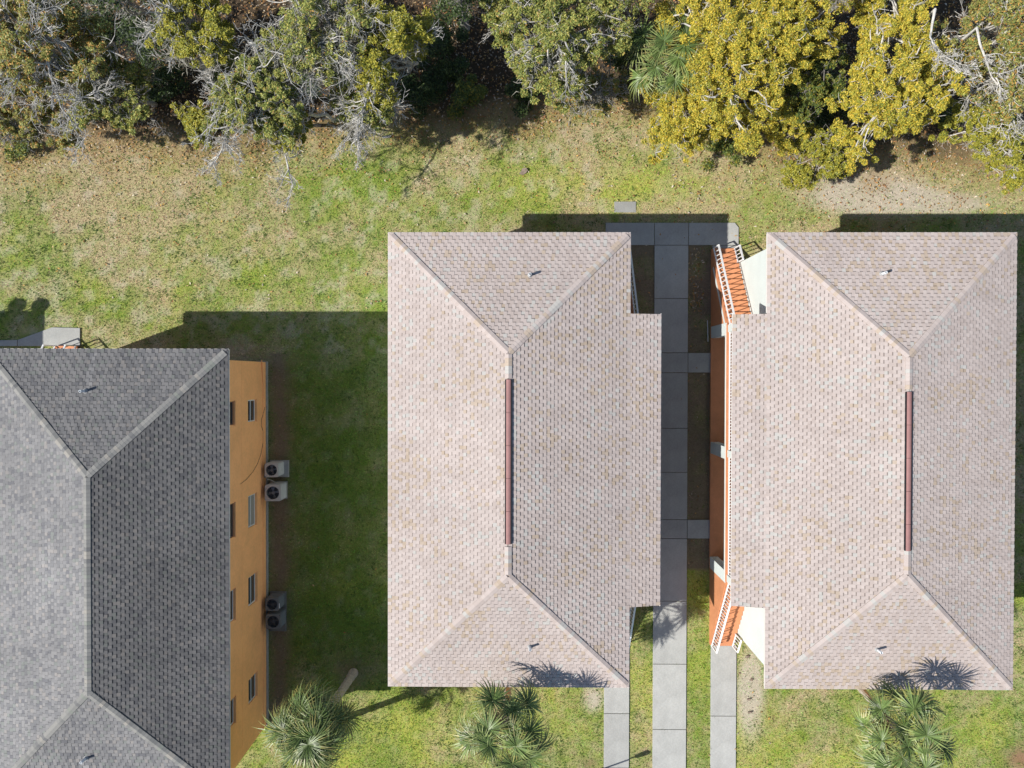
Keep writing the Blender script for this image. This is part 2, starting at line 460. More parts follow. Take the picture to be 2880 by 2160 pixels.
q = [P(u, v) for u, v in ((-60, 957), (50.6, 955.6), (148, 920), (227, 922), (227, 985))]
y_end = 1.34
slab(pad1, [(q[0].x, y_end), (q[1].x, y_end), (q[1].x, q[1].y), (q[0].x, q[0].y)])
slab(pad1, [(q[1].x, y_end), (q[4].x, y_end), (q[3].x, q[3].y), (q[2].x, q[2].y), (q[1].x, q[1].y)])
slab(pad1, rect(-27.5, q[0].x, y_end, q[0].y))
c = PD(1350, 448)
cover = tag(empty('ground_cover_slab'), 'small weathered concrete slab sunk in the grass behind the middle house', 'slab')
slab(cover, rect(c.x - 0.5, c.x + 0.52, c.y - 0.24, c.y + 0.28), z1=0.006, shade=0.74)

# ------------------------------------------------------------------ roofs
PAL_PALE = [((0.440, 0.378, 0.352), 12), ((0.462, 0.400, 0.373), 9), ((0.418, 0.355, 0.327), 7), ((0.425, 0.348, 0.282), 1.0), ((0.437, 0.420, 0.395), 1.2), ((0.395, 0.318, 0.25), 0.4)]
PAL_GREY = [((0.225, 0.222, 0.225), 8), ((0.255, 0.25, 0.25), 6), ((0.19, 0.19, 0.195), 5), ((0.28, 0.265, 0.255), 2), ((0.215, 0.225, 0.215), 2), ((0.165, 0.165, 0.175), 2)]
CRS = 0.1465         # exposed height of a course

def clip(poly, edge_a, edge_b):
    """keep the part of a uv polygon to the left of a->b"""
    out = []
    ax, ay = edge_a; bx, by = edge_b
    s = lambda p: (bx - ax) * (p[1] - ay) - (by - ay) * (p[0] - ax)
    for i in range(len(poly)):
        p, q = poly[i - 1], poly[i]
        sp, sq = s(p), s(q)
        if (sp >= 0) != (sq >= 0):
            t = sp / (sp - sq)
            out.append((p[0] + (q[0] - p[0]) * t, p[1] + (q[1] - p[1]) * t))
        if sq >= 0: out.append(q)
    return out

LENS = [0.128, 0.134, 0.140]
PITCH = 0.266

def make_roof(b, parent, pal, seed, vent_span=None, dash=0.42, shade_stain=None, detail=True):
    rng = random.Random(seed)
    w, s = b['w'], b['s']
    tanp = RISE / w
    roof_m = MB()
    W_, L_, Z0, Z1 = w, HL, EAVE - 0.02, EAVE + RISE - 0.02
    ry = L_ - w
    ne, nw, se, sw = (w, L_, Z0), (-w, L_, Z0), (w, -L_, Z0), (-w, -L_, Z0)
    rn, rs = (0, ry, Z1), (0, -ry, Z1)
    for f in ((nw, rn, ne), (se, rs, sw), (ne, rn, rs, se), (sw, rs, rn, nw)): roof_m.poly(f[::-1])
    zp = Z0 - PDROP
    x1 = s * w; x2 = s * (w + PORCH_X)
    pe = [(x1, PORCH_Y, Z0), (x2, PORCH_Y, zp), (x2, -PORCH_Y, zp), (x1, -PORCH_Y, Z0)]
    roof_m.poly(pe if s < 0 else pe[::-1])
    roof = roof_m.build('roof', M['deck'], parent)
    # soffit and fascia boards
    so = MB()
    so.box(-w + 0.03, w - 0.03, -L_ + 0.03, L_ - 0.03, EAVE - 0.20, EAVE - 0.17)
    xa, xb = sorted((x1 - s * 0.025, x2 - s * 0.03))
    so.box(xa, xb, -PORCH_Y + 0.03, PORCH_Y - 0.03, zp - 0.17, zp - 0.14)
    so.build('soffit', M['soffit'], roof)
    fa = MB(); t = 0.025
    zf0, zf1 = EAVE - 0.17, EAVE - 0.012
    fa.box(-w, w, L_ - t, L_, zf0, zf1); fa.box(-w, w, -L_, -L_ + t, zf0, zf1)
    o = -s
    xs = sorted((o * w, o * (w - t)))
    fa.box(xs[0], xs[1], -L_ + t, L_ - t, zf0, zf1)
    xs = sorted((s * w, s * (w - t)))
    fa.box(xs[0], xs[1], PORCH_Y, L_ - t, zf0, zf1); fa.box(xs[0], xs[1], -L_ + t, -PORCH_Y, zf0, zf1)
    xs = sorted((x2, x2 - s * t))
    fa.box(xs[0], xs[1], -PORCH_Y, PORCH_Y, zp - 0.14, zp + 0.008)
    for yy in (PORCH_Y - t, -PORCH_Y):
        fa.hexa([(x1 + s * 0.001, yy, zf0), (x2 - s * t, yy, zp - 0.14), (x2 - s * t, yy + t, zp - 0.14), (x1 + s * 0.001, yy + t, zf0),
                 (x1 + s * 0.001, yy, zf1), (x2 - s * t, yy, zp + 0.008), (x2 - s * t, yy + t, zp + 0.008), (x1 + s * 0.001, yy + t, zf1)])
    fa.build('fascia', M['fascia'], roof)
    de = MB()
    za, zb = EAVE - 0.030, EAVE - 0.008
    de.box(-w - 0.035, w + 0.035, L_ + 0.001, L_ + 0.036, za, zb); de.box(-w - 0.035, w + 0.035, -L_ - 0.036, -L_ - 0.001, za, zb)
    xs = sorted((o * (w + 0.001), o * (w + 0.036))); de.box(xs[0], xs[1], -L_, L_, za, zb)
    xs = sorted((s * (w + 0.001), s * (w + 0.036))); de.box(xs[0], xs[1], PORCH_Y + 0.04, L_, za, zb); de.box(xs[0], xs[1], -L_, -PORCH_Y - 0.04, za, zb)
    xs = sorted((x2 + s * 0.001, x2 + s * 0.036)); de.box(xs[0], xs[1], -PORCH_Y - 0.03, PORCH_Y + 0.03, zp - 0.012, zp + 0.010)
    de.build('drip_edge', M['fascia'], roof)
    if not detail: return roof
    cols = [c for c, k in pal]; wts = [k for c, k in pal]
    sl = math.hypot(1, tanp)
    faces = []      # origin, u, v (up the slope), outline in uv
    hv = w * sl
    faces.append(((-w, L_), (1, 0), (0, -1), tanp, [(0, 0), (2 * w, 0), (w, hv)], 'n', 0))
    faces.append(((w, -L_), (-1, 0), (0, 1), tanp, [(0, 0), (2 * w, 0), (w, hv)], 's', 0))
    faces.append(((-w, -L_), (0, 1), (1, 0), tanp, [(0, 0), (2 * L_, 0), (2 * L_ - w, hv), (w, hv)], 'w', 0))
    faces.append(((w, L_), (0, -1), (-1, 0), tanp, [(0, 0), (2 * L_, 0), (2 * L_ - w, hv), (w, hv)], 'e', 0))
    tp = PDROP / PORCH_X; slp = math.hypot(1, tp)
    if s < 0: faces.append(((x2, -PORCH_Y), (0, 1), (1, 0), tp, [(0, 0), (2 * PORCH_Y, 0), (2 * PORCH_Y, PORCH_X * slp), (0, PORCH_X * slp)], 'w', 1))
    else: faces.append(((x2, PORCH_Y), (0, -1), (-1, 0), tp, [(0, 0), (2 * PORCH_Y, 0), (2 * PORCH_Y, PORCH_X * slp), (0, PORCH_X * slp)], 'e', 1))
    rest = MB(); cand = []
    for org, ud, vd, tn, outline, side, ext in faces:
        sl_ = math.hypot(1, tn)
        z0 = (EAVE if not ext else EAVE - PDROP)
        O = Vector((org[0], org[1], z0)); U = Vector((ud[0], ud[1], 0)); V = Vector((vd[0] / sl_, vd[1] / sl_, tn / sl_)); N_ = U.cross(V)
        if N_.z < 0: N_ = -N_
        vmax = max(p[1] for p in outline); umax = max(p[0] for p in outline)
        flip = U.cross(V).z < 0
        k = 0
        while k * CRS < vmax - 0.06:
            v0 = k * CRS - (0.02 if k == 0 else 0); v1 = min((k + 1) * CRS, vmax)
            u = -0.3 + 0.10 * math.sin(k * 0.37 + seed) + rng.uniform(-0.012, 0.012) - (PITCH / 2 if k % 2 else 0.0)
            raised = True
            while u < umax:
                ln = rng.choice(LENS) if raised else PITCH - ln + rng.uniform(-0.006, 0.006)
                u2 = u + ln
                rect_ = [(u, v0), (u2, v0), (u2, v1), (u, v1)]
                inside = True
                pl = rect_
                n = len(outline)
                for i in range(n):
                    A, Bp = outline[i], outline[(i + 1) % n]
                    if k == 0 and i == 0: continue
                    pl2 = clip(pl, A, Bp)
                    if len(pl2) != 4 or any(abs(a[0] - c_[0]) + abs(a[1] - c_[1]) > 1e-6 for a, c_ in zip(sorted(pl2), sorted(pl))): inside = False
                    pl = pl2
                    if len(pl) < 3: break
                if len(pl) >= 3:
                    wp = O + U * u + V * v0
                    drift = float(fbm(wp.x * 0.7 + seed, wp.y * 0.7, 3))
                    r = rng.random()
                    if pal is PAL_PALE and drift > 0.58 and r < 0.24: ci = 3 if r < 0.18 else 5
                    elif pal is PAL_PALE and drift < 0.40 and r < 0.16: ci = 4
                    else: ci = rng.choices(range(len(cols)), wts)[0]
                    c_ = cols[ci]
                    if shade_stain:
                        am = shade_stain(side, wp.x, wp.y)
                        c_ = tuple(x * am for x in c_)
                    jit = rng.uniform(0.975, 1.025) * (0.92 + 0.16 * float(fbm(wp.x * 0.45 + 7 * seed, wp.y * 0.3, 3))) * (0.95 + 0.10 * float(fbm(u * 1.7 + 11 * seed, v0 * 0.25, 3)))
                    c_ = tuple(x * jit for x in c_)
                    if raised and inside and k > 0 and ext == 0:
                        cand.append((O + U * u + V * v0, U, V, N_, LENS.index(ln), ci, wp, c_, pl, v0, v1, O, flip, side))
                    else:
                        emit(rest, O, U, V, N_, pl, v0, v1, raised, c_, dash, flip)
                u = u2; raised = not raised
            k += 1
    # the 300 tabs nearest the camera are objects of their own, the rest is one mesh
    loc = Vector((b['c'][0], b['c'][1], 0)); cp = Vector((0, 0, CAM_Z))
    cand.sort(key=lambda t: (t[6] + loc - cp).length)
    cache = {}
    for t in cand[:300]:
        P0, U, V, N_, li, ci, wp, c_, pl, v0, v1, O, flip, side = t
        key = (li, ci, flip, side)
        if key not in cache:
            m = MB(); L0 = LENS[li]
            base = tuple(x * (shade_stain(side, wp.x, wp.y) if shade_stain else 1) for x in cols[ci])
            emit(m, Vector((0, 0, 0)), Vector((1, 0, 0)), Vector((0, 1, 0)), Vector((0, 0, 1)), [(0, 0), (L0, 0), (L0, CRS), (0, CRS)], 0, CRS, True, base, dash, flip)
            cache[key] = m.mesh('shingle', M['shingle'])
        mt = Matrix((U, V, N_)).transposed().to_4x4(); mt.translation = P0
        link('shingle', cache[key], roof, matrix=mt)
    for t in cand[300:]:
        P0, U, V, N_, li, ci, wp, c_, pl, v0, v1, O, flip, side = t
        emit(rest, O, U, V, N_, pl, v0, v1, True, c_, dash, flip)
    rest.build('shingle_courses', M['shingle'], roof)['kind'] = 'stuff'
    # cap shingles over the hips and the ridge
    def caps(p0, p1, nl, nr, half=0.135, ex=0.145):
        d = (p1 - p0); ln = d.length; d.normalize()
        sl_ = nl.cross(d).normalized(); sr = d.cross(nr).normalized()
        if sl_.dot(nr) > 0: pass
        a = (d.cross(nl)).normalized(); bb = (d.cross(nr)).normalized()
        # side vectors lie in the two roof planes and point away from each other
        if a.z > 0: a = -a
        if bb.z > 0: bb = -bb
        up = (nl + nr).normalized()
        cc = {}
        n = int((ln - 0.12) / ex)
        for i in range(n):
            r = rng.random()
            ci = rng.choices(range(len(cols)), wts)[0]
            if pal is PAL_PALE and rng.random() < 0.22: ci = 3 if rng.random() < 0.6 else 4
            if ci not in cc:
                m = MB(); c_ = tuple(min(1, x * (1.0 if pal is PAL_PALE else 0.95)) for x in cols[ci])
                if pal is PAL_GREY: c_ = (c_[0] * 1.04, c_[1] * 1.04, c_[2] * 0.98)
                l0, l1, th = -0.012, ex + 0.01, 0.030
                def pt(al, sd, h): return d * al + (a if sd < 0 else bb) * (half * abs(sd)) + up * (h + (0.014 if h > 0.01 else -0.01))
                tl, tc, tr = pt(l0, -1, th), pt(l0, 0, th + 0.012), pt(l0, 1, th)
                hl, hc, hr = pt(l1, -1, 0.022), pt(l1, 0, 0.034), pt(l1, 1, 0.022)
                bl, bc, br_ = pt(l0, -1, 0.004), pt(l0, 0, 0.004), pt(l0, 1, 0.004)
                el, er = pt(l1, -1, 0.0), pt(l1, 1, 0.0)
                m.poly([tl, tc, hc, hl], c_); m.poly([tc, tr, hr, hc], c_)
                dk = tuple(x * 0.85 for x in c_)
                m.poly([bl, bc, tc, tl], dk); m.poly([bc, br_, tr, tc], dk); m.poly([bl, tl, hl, el], dk); m.poly([tr, br_, er, hr], dk)
                cc[ci] = m.mesh('cap_shingle', M['shingle'])
            link('cap_shingle', cc[ci], roof, p0 + d * (i * ex + 0.16))
    nn = lambda x, y: Vector((x * tanp, y * tanp, 1)).normalized()
    zr, ze = EAVE + RISE, EAVE
    RN, RS = Vector((0, ry, zr)), Vector((0, -ry, zr))
    for cx_, cy_, R_, na, nb in ((w, L_, RN, nn(0, 1), nn(1, 0)), (-w, L_, RN, nn(-1, 0), nn(0, 1)), (w, -L_, RS, nn(1, 0), nn(0, -1)), (-w, -L_, RS, nn(0, -1), nn(-1, 0))):
        caps(Vector((cx_, cy_, ze)), R_, na, nb)
    if vent_span:
        va, vb = vent_span
        caps(Vector((0, ry + 0.1, zr)), Vector((0, va, zr)), nn(1, 0), nn(-1, 0)); caps(Vector((0, -ry - 0.1, zr)), Vector((0, vb, zr)), nn(1, 0), nn(-1, 0))
        v = MB()
        prof = [(-0.088, -0.02), (-0.082, 0.045), (-0.04, 0.062), (0.0, 0.067), (0.04, 0.062), (0.082, 0.045), (0.088, -0.02)]
        cuts = [va] + [va - 1.22 * q_ for q_ in range(1, 9) if va - 1.22 * q_ > vb + 0.4] + [vb]
        for y0, y1 in zip(cuts[:-1], cuts[1:]):
            yA, yB = y0 - 0.006, y1 + 0.006
            for (xa_, za_), (xb_, zb_) in zip(prof[:-1], prof[1:]):
                v.poly([(xa_, yB, zr + za_), (xb_, yB, zr + zb_), (xb_, yA, zr + zb_), (xa_, yA, zr + za_)])
            v.poly([(x, yA, zr + z) for x, z in prof]); v.poly([(x, yB, zr + z) for x, z in prof[::-1]])
        vo = v.build('ridge_vent', M['vent'], roof)
        sl2 = MB()
        for sx in (-1, 1): sl2.box(min(sx * 0.090, sx * 0.128), max(sx * 0.090, sx * 0.128), vb + 0.01, va - 0.01, zr - 0.045, zr + 0.034)
        sl2.build('vent_shadow', M['dark'], roof)  # dark strips along both sides, painted in for the vent's shadow
    else:
        caps(Vector((0, ry + 0.1, zr)), Vector((0, -ry - 0.1, zr)), nn(1, 0), nn(-1, 0))
    return roof

def emit(m, O, U, V, N_, pl, v0, v1, raised, col, dash, flip):
    """one shingle piece: a wedge whose lower edge stands proud of the course below"""
    hlow, hhigh = (0.025, 0.008) if raised else (0.011, 0.004)
    f = lambda p: O + U * p[0] + V * p[1] + N_ * (hlow + (hhigh - hlow) * (p[1] - v0) / max(v1 - v0, CRS))
    top = [f(p) for p in pl]
    if not raised and len(pl) == 4 and dash and (v1 - v0) > 0.1:
        vm = v1 - 0.040
        us = [p[0] for p in pl]; vs = [p[1] for p in pl]
        lo = [p for p in clip(pl, (1e3, vm), (-1e3, vm))]; hi = [p for p in clip(pl, (-1e3, vm), (1e3, vm))]
        # the backing strip shows a dark printed band just under the tab above
        for part, cc in ((hi, tuple(x * dash for x in col)), (lo, col)):
            if len(part) >= 3:
                q = [f(p) for p in part]
                m.poly(q[::-1] if flip else q, cc)
    else:
        m.poly(top[::-1] if flip else top, col)
    if raised:
        dk = tuple(x * 0.72 for x in col)
        n = len(pl)
        for i in range(n):
            p, q = pl[i], pl[(i + 1) % n]
            if abs(p[1] - v1) < 1e-6 and abs(q[1] - v1) < 1e-6: continue
            a, b_ = f(p), f(q)
            a2 = O + U * p[0] + V * p[1]; b2 = O + U * q[0] + V * q[1]
            quad = [a2, b2, b_, a]
            m.poly(quad[::-1] if flip else quad, dk)
    else:
        low = [p for p in pl if abs(p[1] - v0) < 1e-6]
        if len(low) == 2:
            a, b_ = low
            quad = [O + U * a[0] + V * a[1], O + U * b_[0] + V * b_[1], f(b_), f(a)]
            m.poly(quad[::-1] if flip else quad, tuple(x * 0.6 for x in col))

def roof_z(b, x, y):
    """height of the main roof at local x, y"""
    return EAVE + min(b['w'] - abs(x), HL - abs(y)) * RISE / b['w']

def vent_pipe(b, parent, u, v):
    p = PD(u, v, EAVE + 0.9)
    x, y = p.x - b['c'][0], p.y - b['c'][1]
    for _ in range(3):
        z = roof_z(b, x, y) + 0.2
        p = PD(u, v, z); x, y = p.x - b['c'][0], p.y - b['c'][1]
    z = roof_z(b, x, y)
    m = MB()
    m.lathe([(0.052, -0.1), (0.052, 0.36), (0.047, 0.365), (0.037, 0.365), (0.035, 0.355), (0.035, 0.10), (0.001, 0.10)], (x, y, z), 14)
    o = m.build('vent_pipe', M['pvc'], parent, smooth=False)
    f = MB(); f.lathe([(0.10, -0.045), (0.098, 0.03), (0.07, 0.05), (0.054, 0.10)], (x, y, z), 14)
    f.build('flashing', M['lead'], o)
    k = MB(); k.lathe([(0.0345, 0.12), (0.0005, 0.121)], (x, y, z), 14)
    k.build('pipe_bore', M['dark'], o)

# ------------------------------------------------------------------ walls, windows, stairs and balconies
def wall_rect(m, fn, a0, a1, z0, z1, holes):
    """panel with rectangular holes; fn(a, z, depth) -> point"""
    As = sorted({a0, a1, *[h[0] for h in holes], *[h[1] for h in holes]}); Zs = sorted({z0, z1, *[h[2] for h in holes], *[h[3] for h in holes]})
    for aa, ab in zip(As[:-1], As[1:]):
        for za, zb in zip(Zs[:-1], Zs[1:]):
            ca, cz = (aa + ab) / 2, (za + zb) / 2
            if any(h[0] < ca < h[1] and h[2] < cz < h[3] for h in holes): continue
            m.poly([fn(aa, za, 0), fn(ab, za, 0), fn(ab, zb, 0), fn(aa, zb, 0)])
    for h in holes:
        y0, y1, za, zb = h
        dp = 0.13
        for (p, q) in (((y0, za), (y1, za)), ((y1, za), (y1, zb)), ((y1, zb), (y0, zb)), ((y0, zb), (y0, za))):
            m.poly([fn(*p, 0), fn(*q, 0), fn(*q, dp), fn(*p, dp)])

def window(parent, fn, y0, y1, z0, z1, fm, gm, label=None):
    f = MB(); d0, d1 = 0.055, 0.115; t = 0.05
    def hb(a0, a1, c0, c1, e0, e1):
        f.hexa([fn(a0, c0, e1), fn(a1, c0, e1), fn(a1, c0, e0), fn(a0, c0, e0), fn(a0, c1, e1), fn(a1, c1, e1), fn(a1, c1, e0), fn(a0, c1, e0)])
    hb(y0 + .004, y1 - .004, z0 + .004, z0 + t, d0, d1); hb(y0 + .004, y1 - .004, z1 - t, z1 - .004, d0, d1)
    hb(y0 + .004, y0 + t, z0 + t, z1 - t, d0, d1); hb(y1 - t, y1 - .004, z0 + t, z1 - t, d0, d1)
    zm = (z0 + z1) / 2
    hb(y0 + t, y1 - t, zm - 0.022, zm + 0.022, d0 + 0.01, d1 - 0.01)
    o = f.build('window', fm, parent)
    for za, zb, e in ((z0 + t, zm - 0.022, 0.075), (zm + 0.022, z1 - t, 0.092)):
        g = MB(); g.poly([fn(y0 + t, za, e), fn(y1 - t, za, e), fn(y1 - t, zb, e), fn(y0 + t, zb, e)]); g.build('pane', gm, o)
    s_ = MB()
    s_.hexa([fn(y0 - .03, z0 - .06, .0), fn(y1 + .03, z0 - .06, .0), fn(y1 + .03, z0 - .06, -.05), fn(y0 - .03, z0 - .06, -.05),
             fn(y0 - .03, z0 + .0, .0), fn(y1 + .03, z0 + .0, .0), fn(y1 + .03, z0 - .015, -.05), fn(y0 - .03, z0 - .015, -.05)])
    s_.build('sill', M['orange'], o)
    return o

def railing(parent, name, a, b, h=0.95, spacing=0.13, posts=True, low=0.10):
    """top and bottom rail from floor point a to b, balusters as sub-parts, end posts"""
    a, b = Vector(a), Vector(b)
    m = MB(); up = Vector((0, 0, 1))
    m.bar(a + up * h, b + up * h, 0.075, 0.04); m.bar(a + up * low, b + up * low, 0.055, 0.035)
    if posts:
        for p in (a, b): m.bar(p + up * 0.0, p + up * (h + 0.03), 0.05, 0.05, up=(0, 1, 0))
    r = m.build(name, M['white'], parent)
    hd = Vector((b.x - a.x, b.y - a.y, 0)).length
    n = max(2, int(hd / spacing))
    bm_ = MB(); bm_.box(-0.015, 0.015, -0.015, 0.015, low + 0.018, h - 0.021)
    # the baluster follows the pitch a little at its ends
    me = bm_.mesh('baluster', M['white'])
    for i in range(1, n):
        link('baluster', me, r, a.lerp(b, i / n))
    return r

def stairs(parent, s, wx, ysign):
    """flight from the ground at |y| = STAIR_Y0 up to the balcony; s side, wx wall plane"""
    nr = 15; nt = nr - 1
    go = (STAIR_Y0 - STAIR_Y1) / nt; ri = BALC_Z / nr
    xa, xb = s * (wx + 0.02), s * (wx + 1.10)
    lo, hi = sorted((xa, xb))
    st = empty('stairs'); st.parent = parent
    side = MB()
    xo0, xo1 = sorted((xb, xb - s * 0.04))
    # solid cheek walls with the stepped outline
    for x0, x1 in ((xo0, xo1),):
        pts = [(STAIR_Y0, -0.05)]
        for i in range(nt):
            pts += [(STAIR_Y0 - i * go, (i + 1) * ri - 0.03)]
        pts2 = [(STAIR_Y0, -0.05), (STAIR_Y0, ri - 0.03), (STAIR_Y1, BALC_Z - ri * 0.6), (STAIR_Y1, -0.05)]
        for x in (x0, x1): side.poly([(x, ysign * y, z) for y, z in pts2])
        for p, q_ in zip(pts2, pts2[1:] + pts2[:1]):
            side.poly([(x0, ysign * p[0], p[1]), (x1, ysign * p[0], p[1]), (x1, ysign * q_[0], q_[1]), (x0, ysign * q_[0], q_[1])])
    side.build('cheek_wall', M['terra'], st)
    tm = MB()
    # tread block: nosing slab over a riser
    tm.box(lo - (0 if s > 0 else -0.041), hi - (0.041 if s > 0 else 0), -go, 0.025, -0.045, 0.0)
    tm.box(lo + 0.004 - (0 if s > 0 else -0.041), hi - 0.004 - (0.041 if s > 0 else 0), -0.03, 0.0, -ri - 0.002, -0.0455)
    if ysign < 0: tm.v = [(x, -y, z) for x, y, z in tm.v]; tm.f = [f[::-1] for f in tm.f]
    tme = tm.mesh('tread', M['terra'])
    for i in range(nt):
        link('tread', tme, st, (0, ysign * (STAIR_Y0 - i * go), (i + 1) * ri))
    # sloping mint stringer on the outside
    sg = MB()
    xs = xb + s * 0.012
    if ysign > 0:
        sg.bar((xs, ysign * (STAIR_Y0 - 0.9), ri * 4.2 - 0.36), (xs, ysign * STAIR_Y1, BALC_Z - 0.42), 0.022, 0.13)
        sg.build('stringer', M['mint'], st)
    # rails: a long one on the open side, a short one by the wall corner at the foot
    xr = xb - s * 0.06
    railing(st, 'stair_railing', (xr, ysign * (STAIR_Y0 + 0.02), 0.12), (xr, ysign * STAIR_Y1, BALC_Z), 0.92, 0.215 if ysign > 0 else 0.17)
    xi = s * (wx + 0.08)
    ye = HL - OVER
    railing(st, 'stair_railing', (xi, ysign * (STAIR_Y0 + 0.02), 0.12), (xi, ysign * (ye + 0.02), 0.12 + (STAIR_Y0 - ye) / go * ri), 0.86, 0.17)
    return st

def make_building(key, name_label, pal, seed, vent_span=None, dash=0.48, shade_stain=None, detail=True, wins=None, pipes=()):
    b = B[key]; w, s = b['w'], b['s']
    root = empty('apartment_building', (b['c'][0], b['c'][1], 0))
    tag(root, name_label, 'building', 'two storey apartment buildings with hip roofs')
    wx = w - OVER; wy = HL - OVER
    zt = EAVE - 0.19
    # plain walls: two ends, the side away from the porch (with windows), the porch side
    fn_e = lambda a, z, d: (-s * (wx - d), a, z)
    holes = []
    for (y0, y1) in (wins or []):
        for z0, z1 in ((1.48, 2.42), (3.95, 4.89)): holes.append((y0, y1, z0, z1))
    mw = MB(); wall_rect(mw, fn_e, -wy, wy, 0.24, zt, holes)
    wcol = M['mint'] if key in ('b2', 'b0') else M['orange']  # middle house's unseen wall made pale to bounce sun onto the orange wall
    wall = mw.build('wall', wcol, root)
    if key == 'b1': wall['label'] = 'orange painted block wall with two rows of windows'
    tr = MB()
    tr.box(min(-s * wx, -s * (wx + 0.02)), max(-s * wx, -s * (wx + 0.02)), -wy, wy, 0.60, 0.655)
    tr.box(min(-s * wx, -s * (wx + 0.006)), max(-s * wx, -s * (wx + 0.006)), -wy, wy, 3.09, 3.13)
    tr.build('wall_band', wcol, wall)
    pl = MB()
    pl.box(-wx - 0.03, wx + 0.03, -wy - 0.03, wy + 0.03, -0.1, 0.235)
    pl.build('footing', M['plinth'], root)
    for i, (y0, y1, z0, z1) in enumerate(holes):
        late = y0 < 0 if wins else False
        fm = M['frame_w'] if (key == 'b1' and (y1 < 0 or z0 < 3)) else M['frame_b']
        gm = M['blind'] if (i % 8 in (2,)) else M['glass']
        window(wall, fn_e, y0, y1, z0, z1, fm, gm)
    en = MB()
    for sy in (-1, 1):
        en.box(-wx + 0.16, wx - 0.16, sy * wy if sy < 0 else wy - 0.15, sy * wy + 0.15 if sy < 0 else wy, 0.24, zt)
    en.box(min(-s * (wx - 0.16), -s * (wx - 0.0)), max(-s * (wx - 0.16), -s * (wx - 0.0)), -wy, -wy + 0.001, 0.24, zt)
    en.build('end_wall', M['orange'], root)
    pw = MB()
    pw.box(min(s * wx, s * (wx - 0.15)), max(s * wx, s * (wx - 0.15)), -wy - 0.004, wy + 0.004, 0.24, zt + 0.0)
    pw_o = pw.build('porch_side_wall', M['mint'], root)
    # corner returns close the gaps beside the end walls
    rt = MB()
    for sy in (-1, 1):
        rt.box(min(-s * (wx - 0.001), -s * (wx - 0.165)), max(-s * (wx - 0.001), -s * (wx - 0.165)), min(sy * wy, sy * (wy - 0.148)), max(sy * wy, sy * (wy - 0.148)), 0.24, zt)
    rt.build('wall_corner', M['orange'], root)
    if detail:
        # doors on the porch side, two a floor
        for z in (0.12, BALC_Z):
            for yy in (-2.7, 2.7):
                dm = MB(); x0, x1 = sorted((s * (wx - 0.02), s * (wx + 0.03)))
                dm.box(x0, x1, yy - 0.46, yy + 0.46, z, z + 2.05); do = dm.build('door', M['frame_w'], root)
                hm = MB(); hm.tube([(s * (wx + 0.03), yy + 0.36, z + 1.0), (s * (wx + 0.09), yy + 0.36, z + 1.0)], 0.025, 8); hm.build('handle', M['lead'], do)
        px0, px1 = sorted((s * (wx + 0.032), s * (wx + 1.12)))
        pf = MB(); pf.box(px0, px1, -STAIR_Y1 - 0.1, STAIR_Y1 + 0.1, -0.1, 0.11); pf.build('porch_floor', M['terra'], root)
        bs = MB(); bs.box(px0, px1, -STAIR_Y1, STAIR_Y1, BALC_Z - 0.20, BALC_Z); bal = bs.build('balcony_floor', M['terra'], root)
        ed = MB(); xe0, xe1 = sorted((s * (wx + 1.12), s * (wx + 1.145)))
        ed.box(xe0, xe1, -STAIR_Y1, STAIR_Y1, BALC_Z - 0.27, BALC_Z - 0.17); ed.build('balcony_trim', M['mint'], bal)
        for yy in (-5.30, 0.0, 5.30):
            cm = MB(); x0, x1 = sorted((s * (wx + 1.115), s * (wx + 0.75)))
            cm.box(x0, x1, yy - 0.26, yy + 0.26, 0.11, BALC_Z - 0.20)
            co = cm.build('column', M['mint'], root)
            cu = MB(); x0, x1 = sorted((s * (wx + 1.10), s * (wx + 0.80)))
            cu.box(x0, x1, yy - 0.15, yy + 0.15, BALC_Z, EAVE - PDROP - 0.17); cu.build('upper_post', M['mint'], root)
        xr = s * (wx + 1.05)
        railing(root, 'balcony_railing', (xr, STAIR_Y1 - 0.12, BALC_Z), (xr, -STAIR_Y1 + 0.12, BALC_Z), 1.0, 0.13)
        stairs(root, s, wx, 1); stairs(root, s, wx, -1)
    roof = make_roof(b, root, pal, seed, vent_span, dash, shade_stain, detail)
    for u, v in pipes: vent_pipe(b, root, u, v)
    return root

STREAKS = [(PD(184, 845, 6.0).x - B['b1']['c'][0], PD(178, 845, 6.0).y - B['b1']['c'][1], 1), (PD(186, 1643, 6.0).x - B['b1']['c'][0], PD(180, 1643, 6.0).y - B['b1']['c'][1], -1)]
def shade_stain_grey(side, x, y):
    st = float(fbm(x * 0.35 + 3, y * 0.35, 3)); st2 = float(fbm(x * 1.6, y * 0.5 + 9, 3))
    base = {'w': 0.95, 's': 0.84, 'n': 0.66, 'e': 0.50}[side]     # light and shade of each slope put into its tint; the noise adds algal stain
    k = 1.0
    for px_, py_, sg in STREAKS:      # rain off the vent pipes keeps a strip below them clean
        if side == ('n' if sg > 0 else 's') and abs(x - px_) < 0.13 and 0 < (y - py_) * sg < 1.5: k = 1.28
    return base * (0.86 + 0.30 * st) * (0.92 + 0.16 * st2) * k

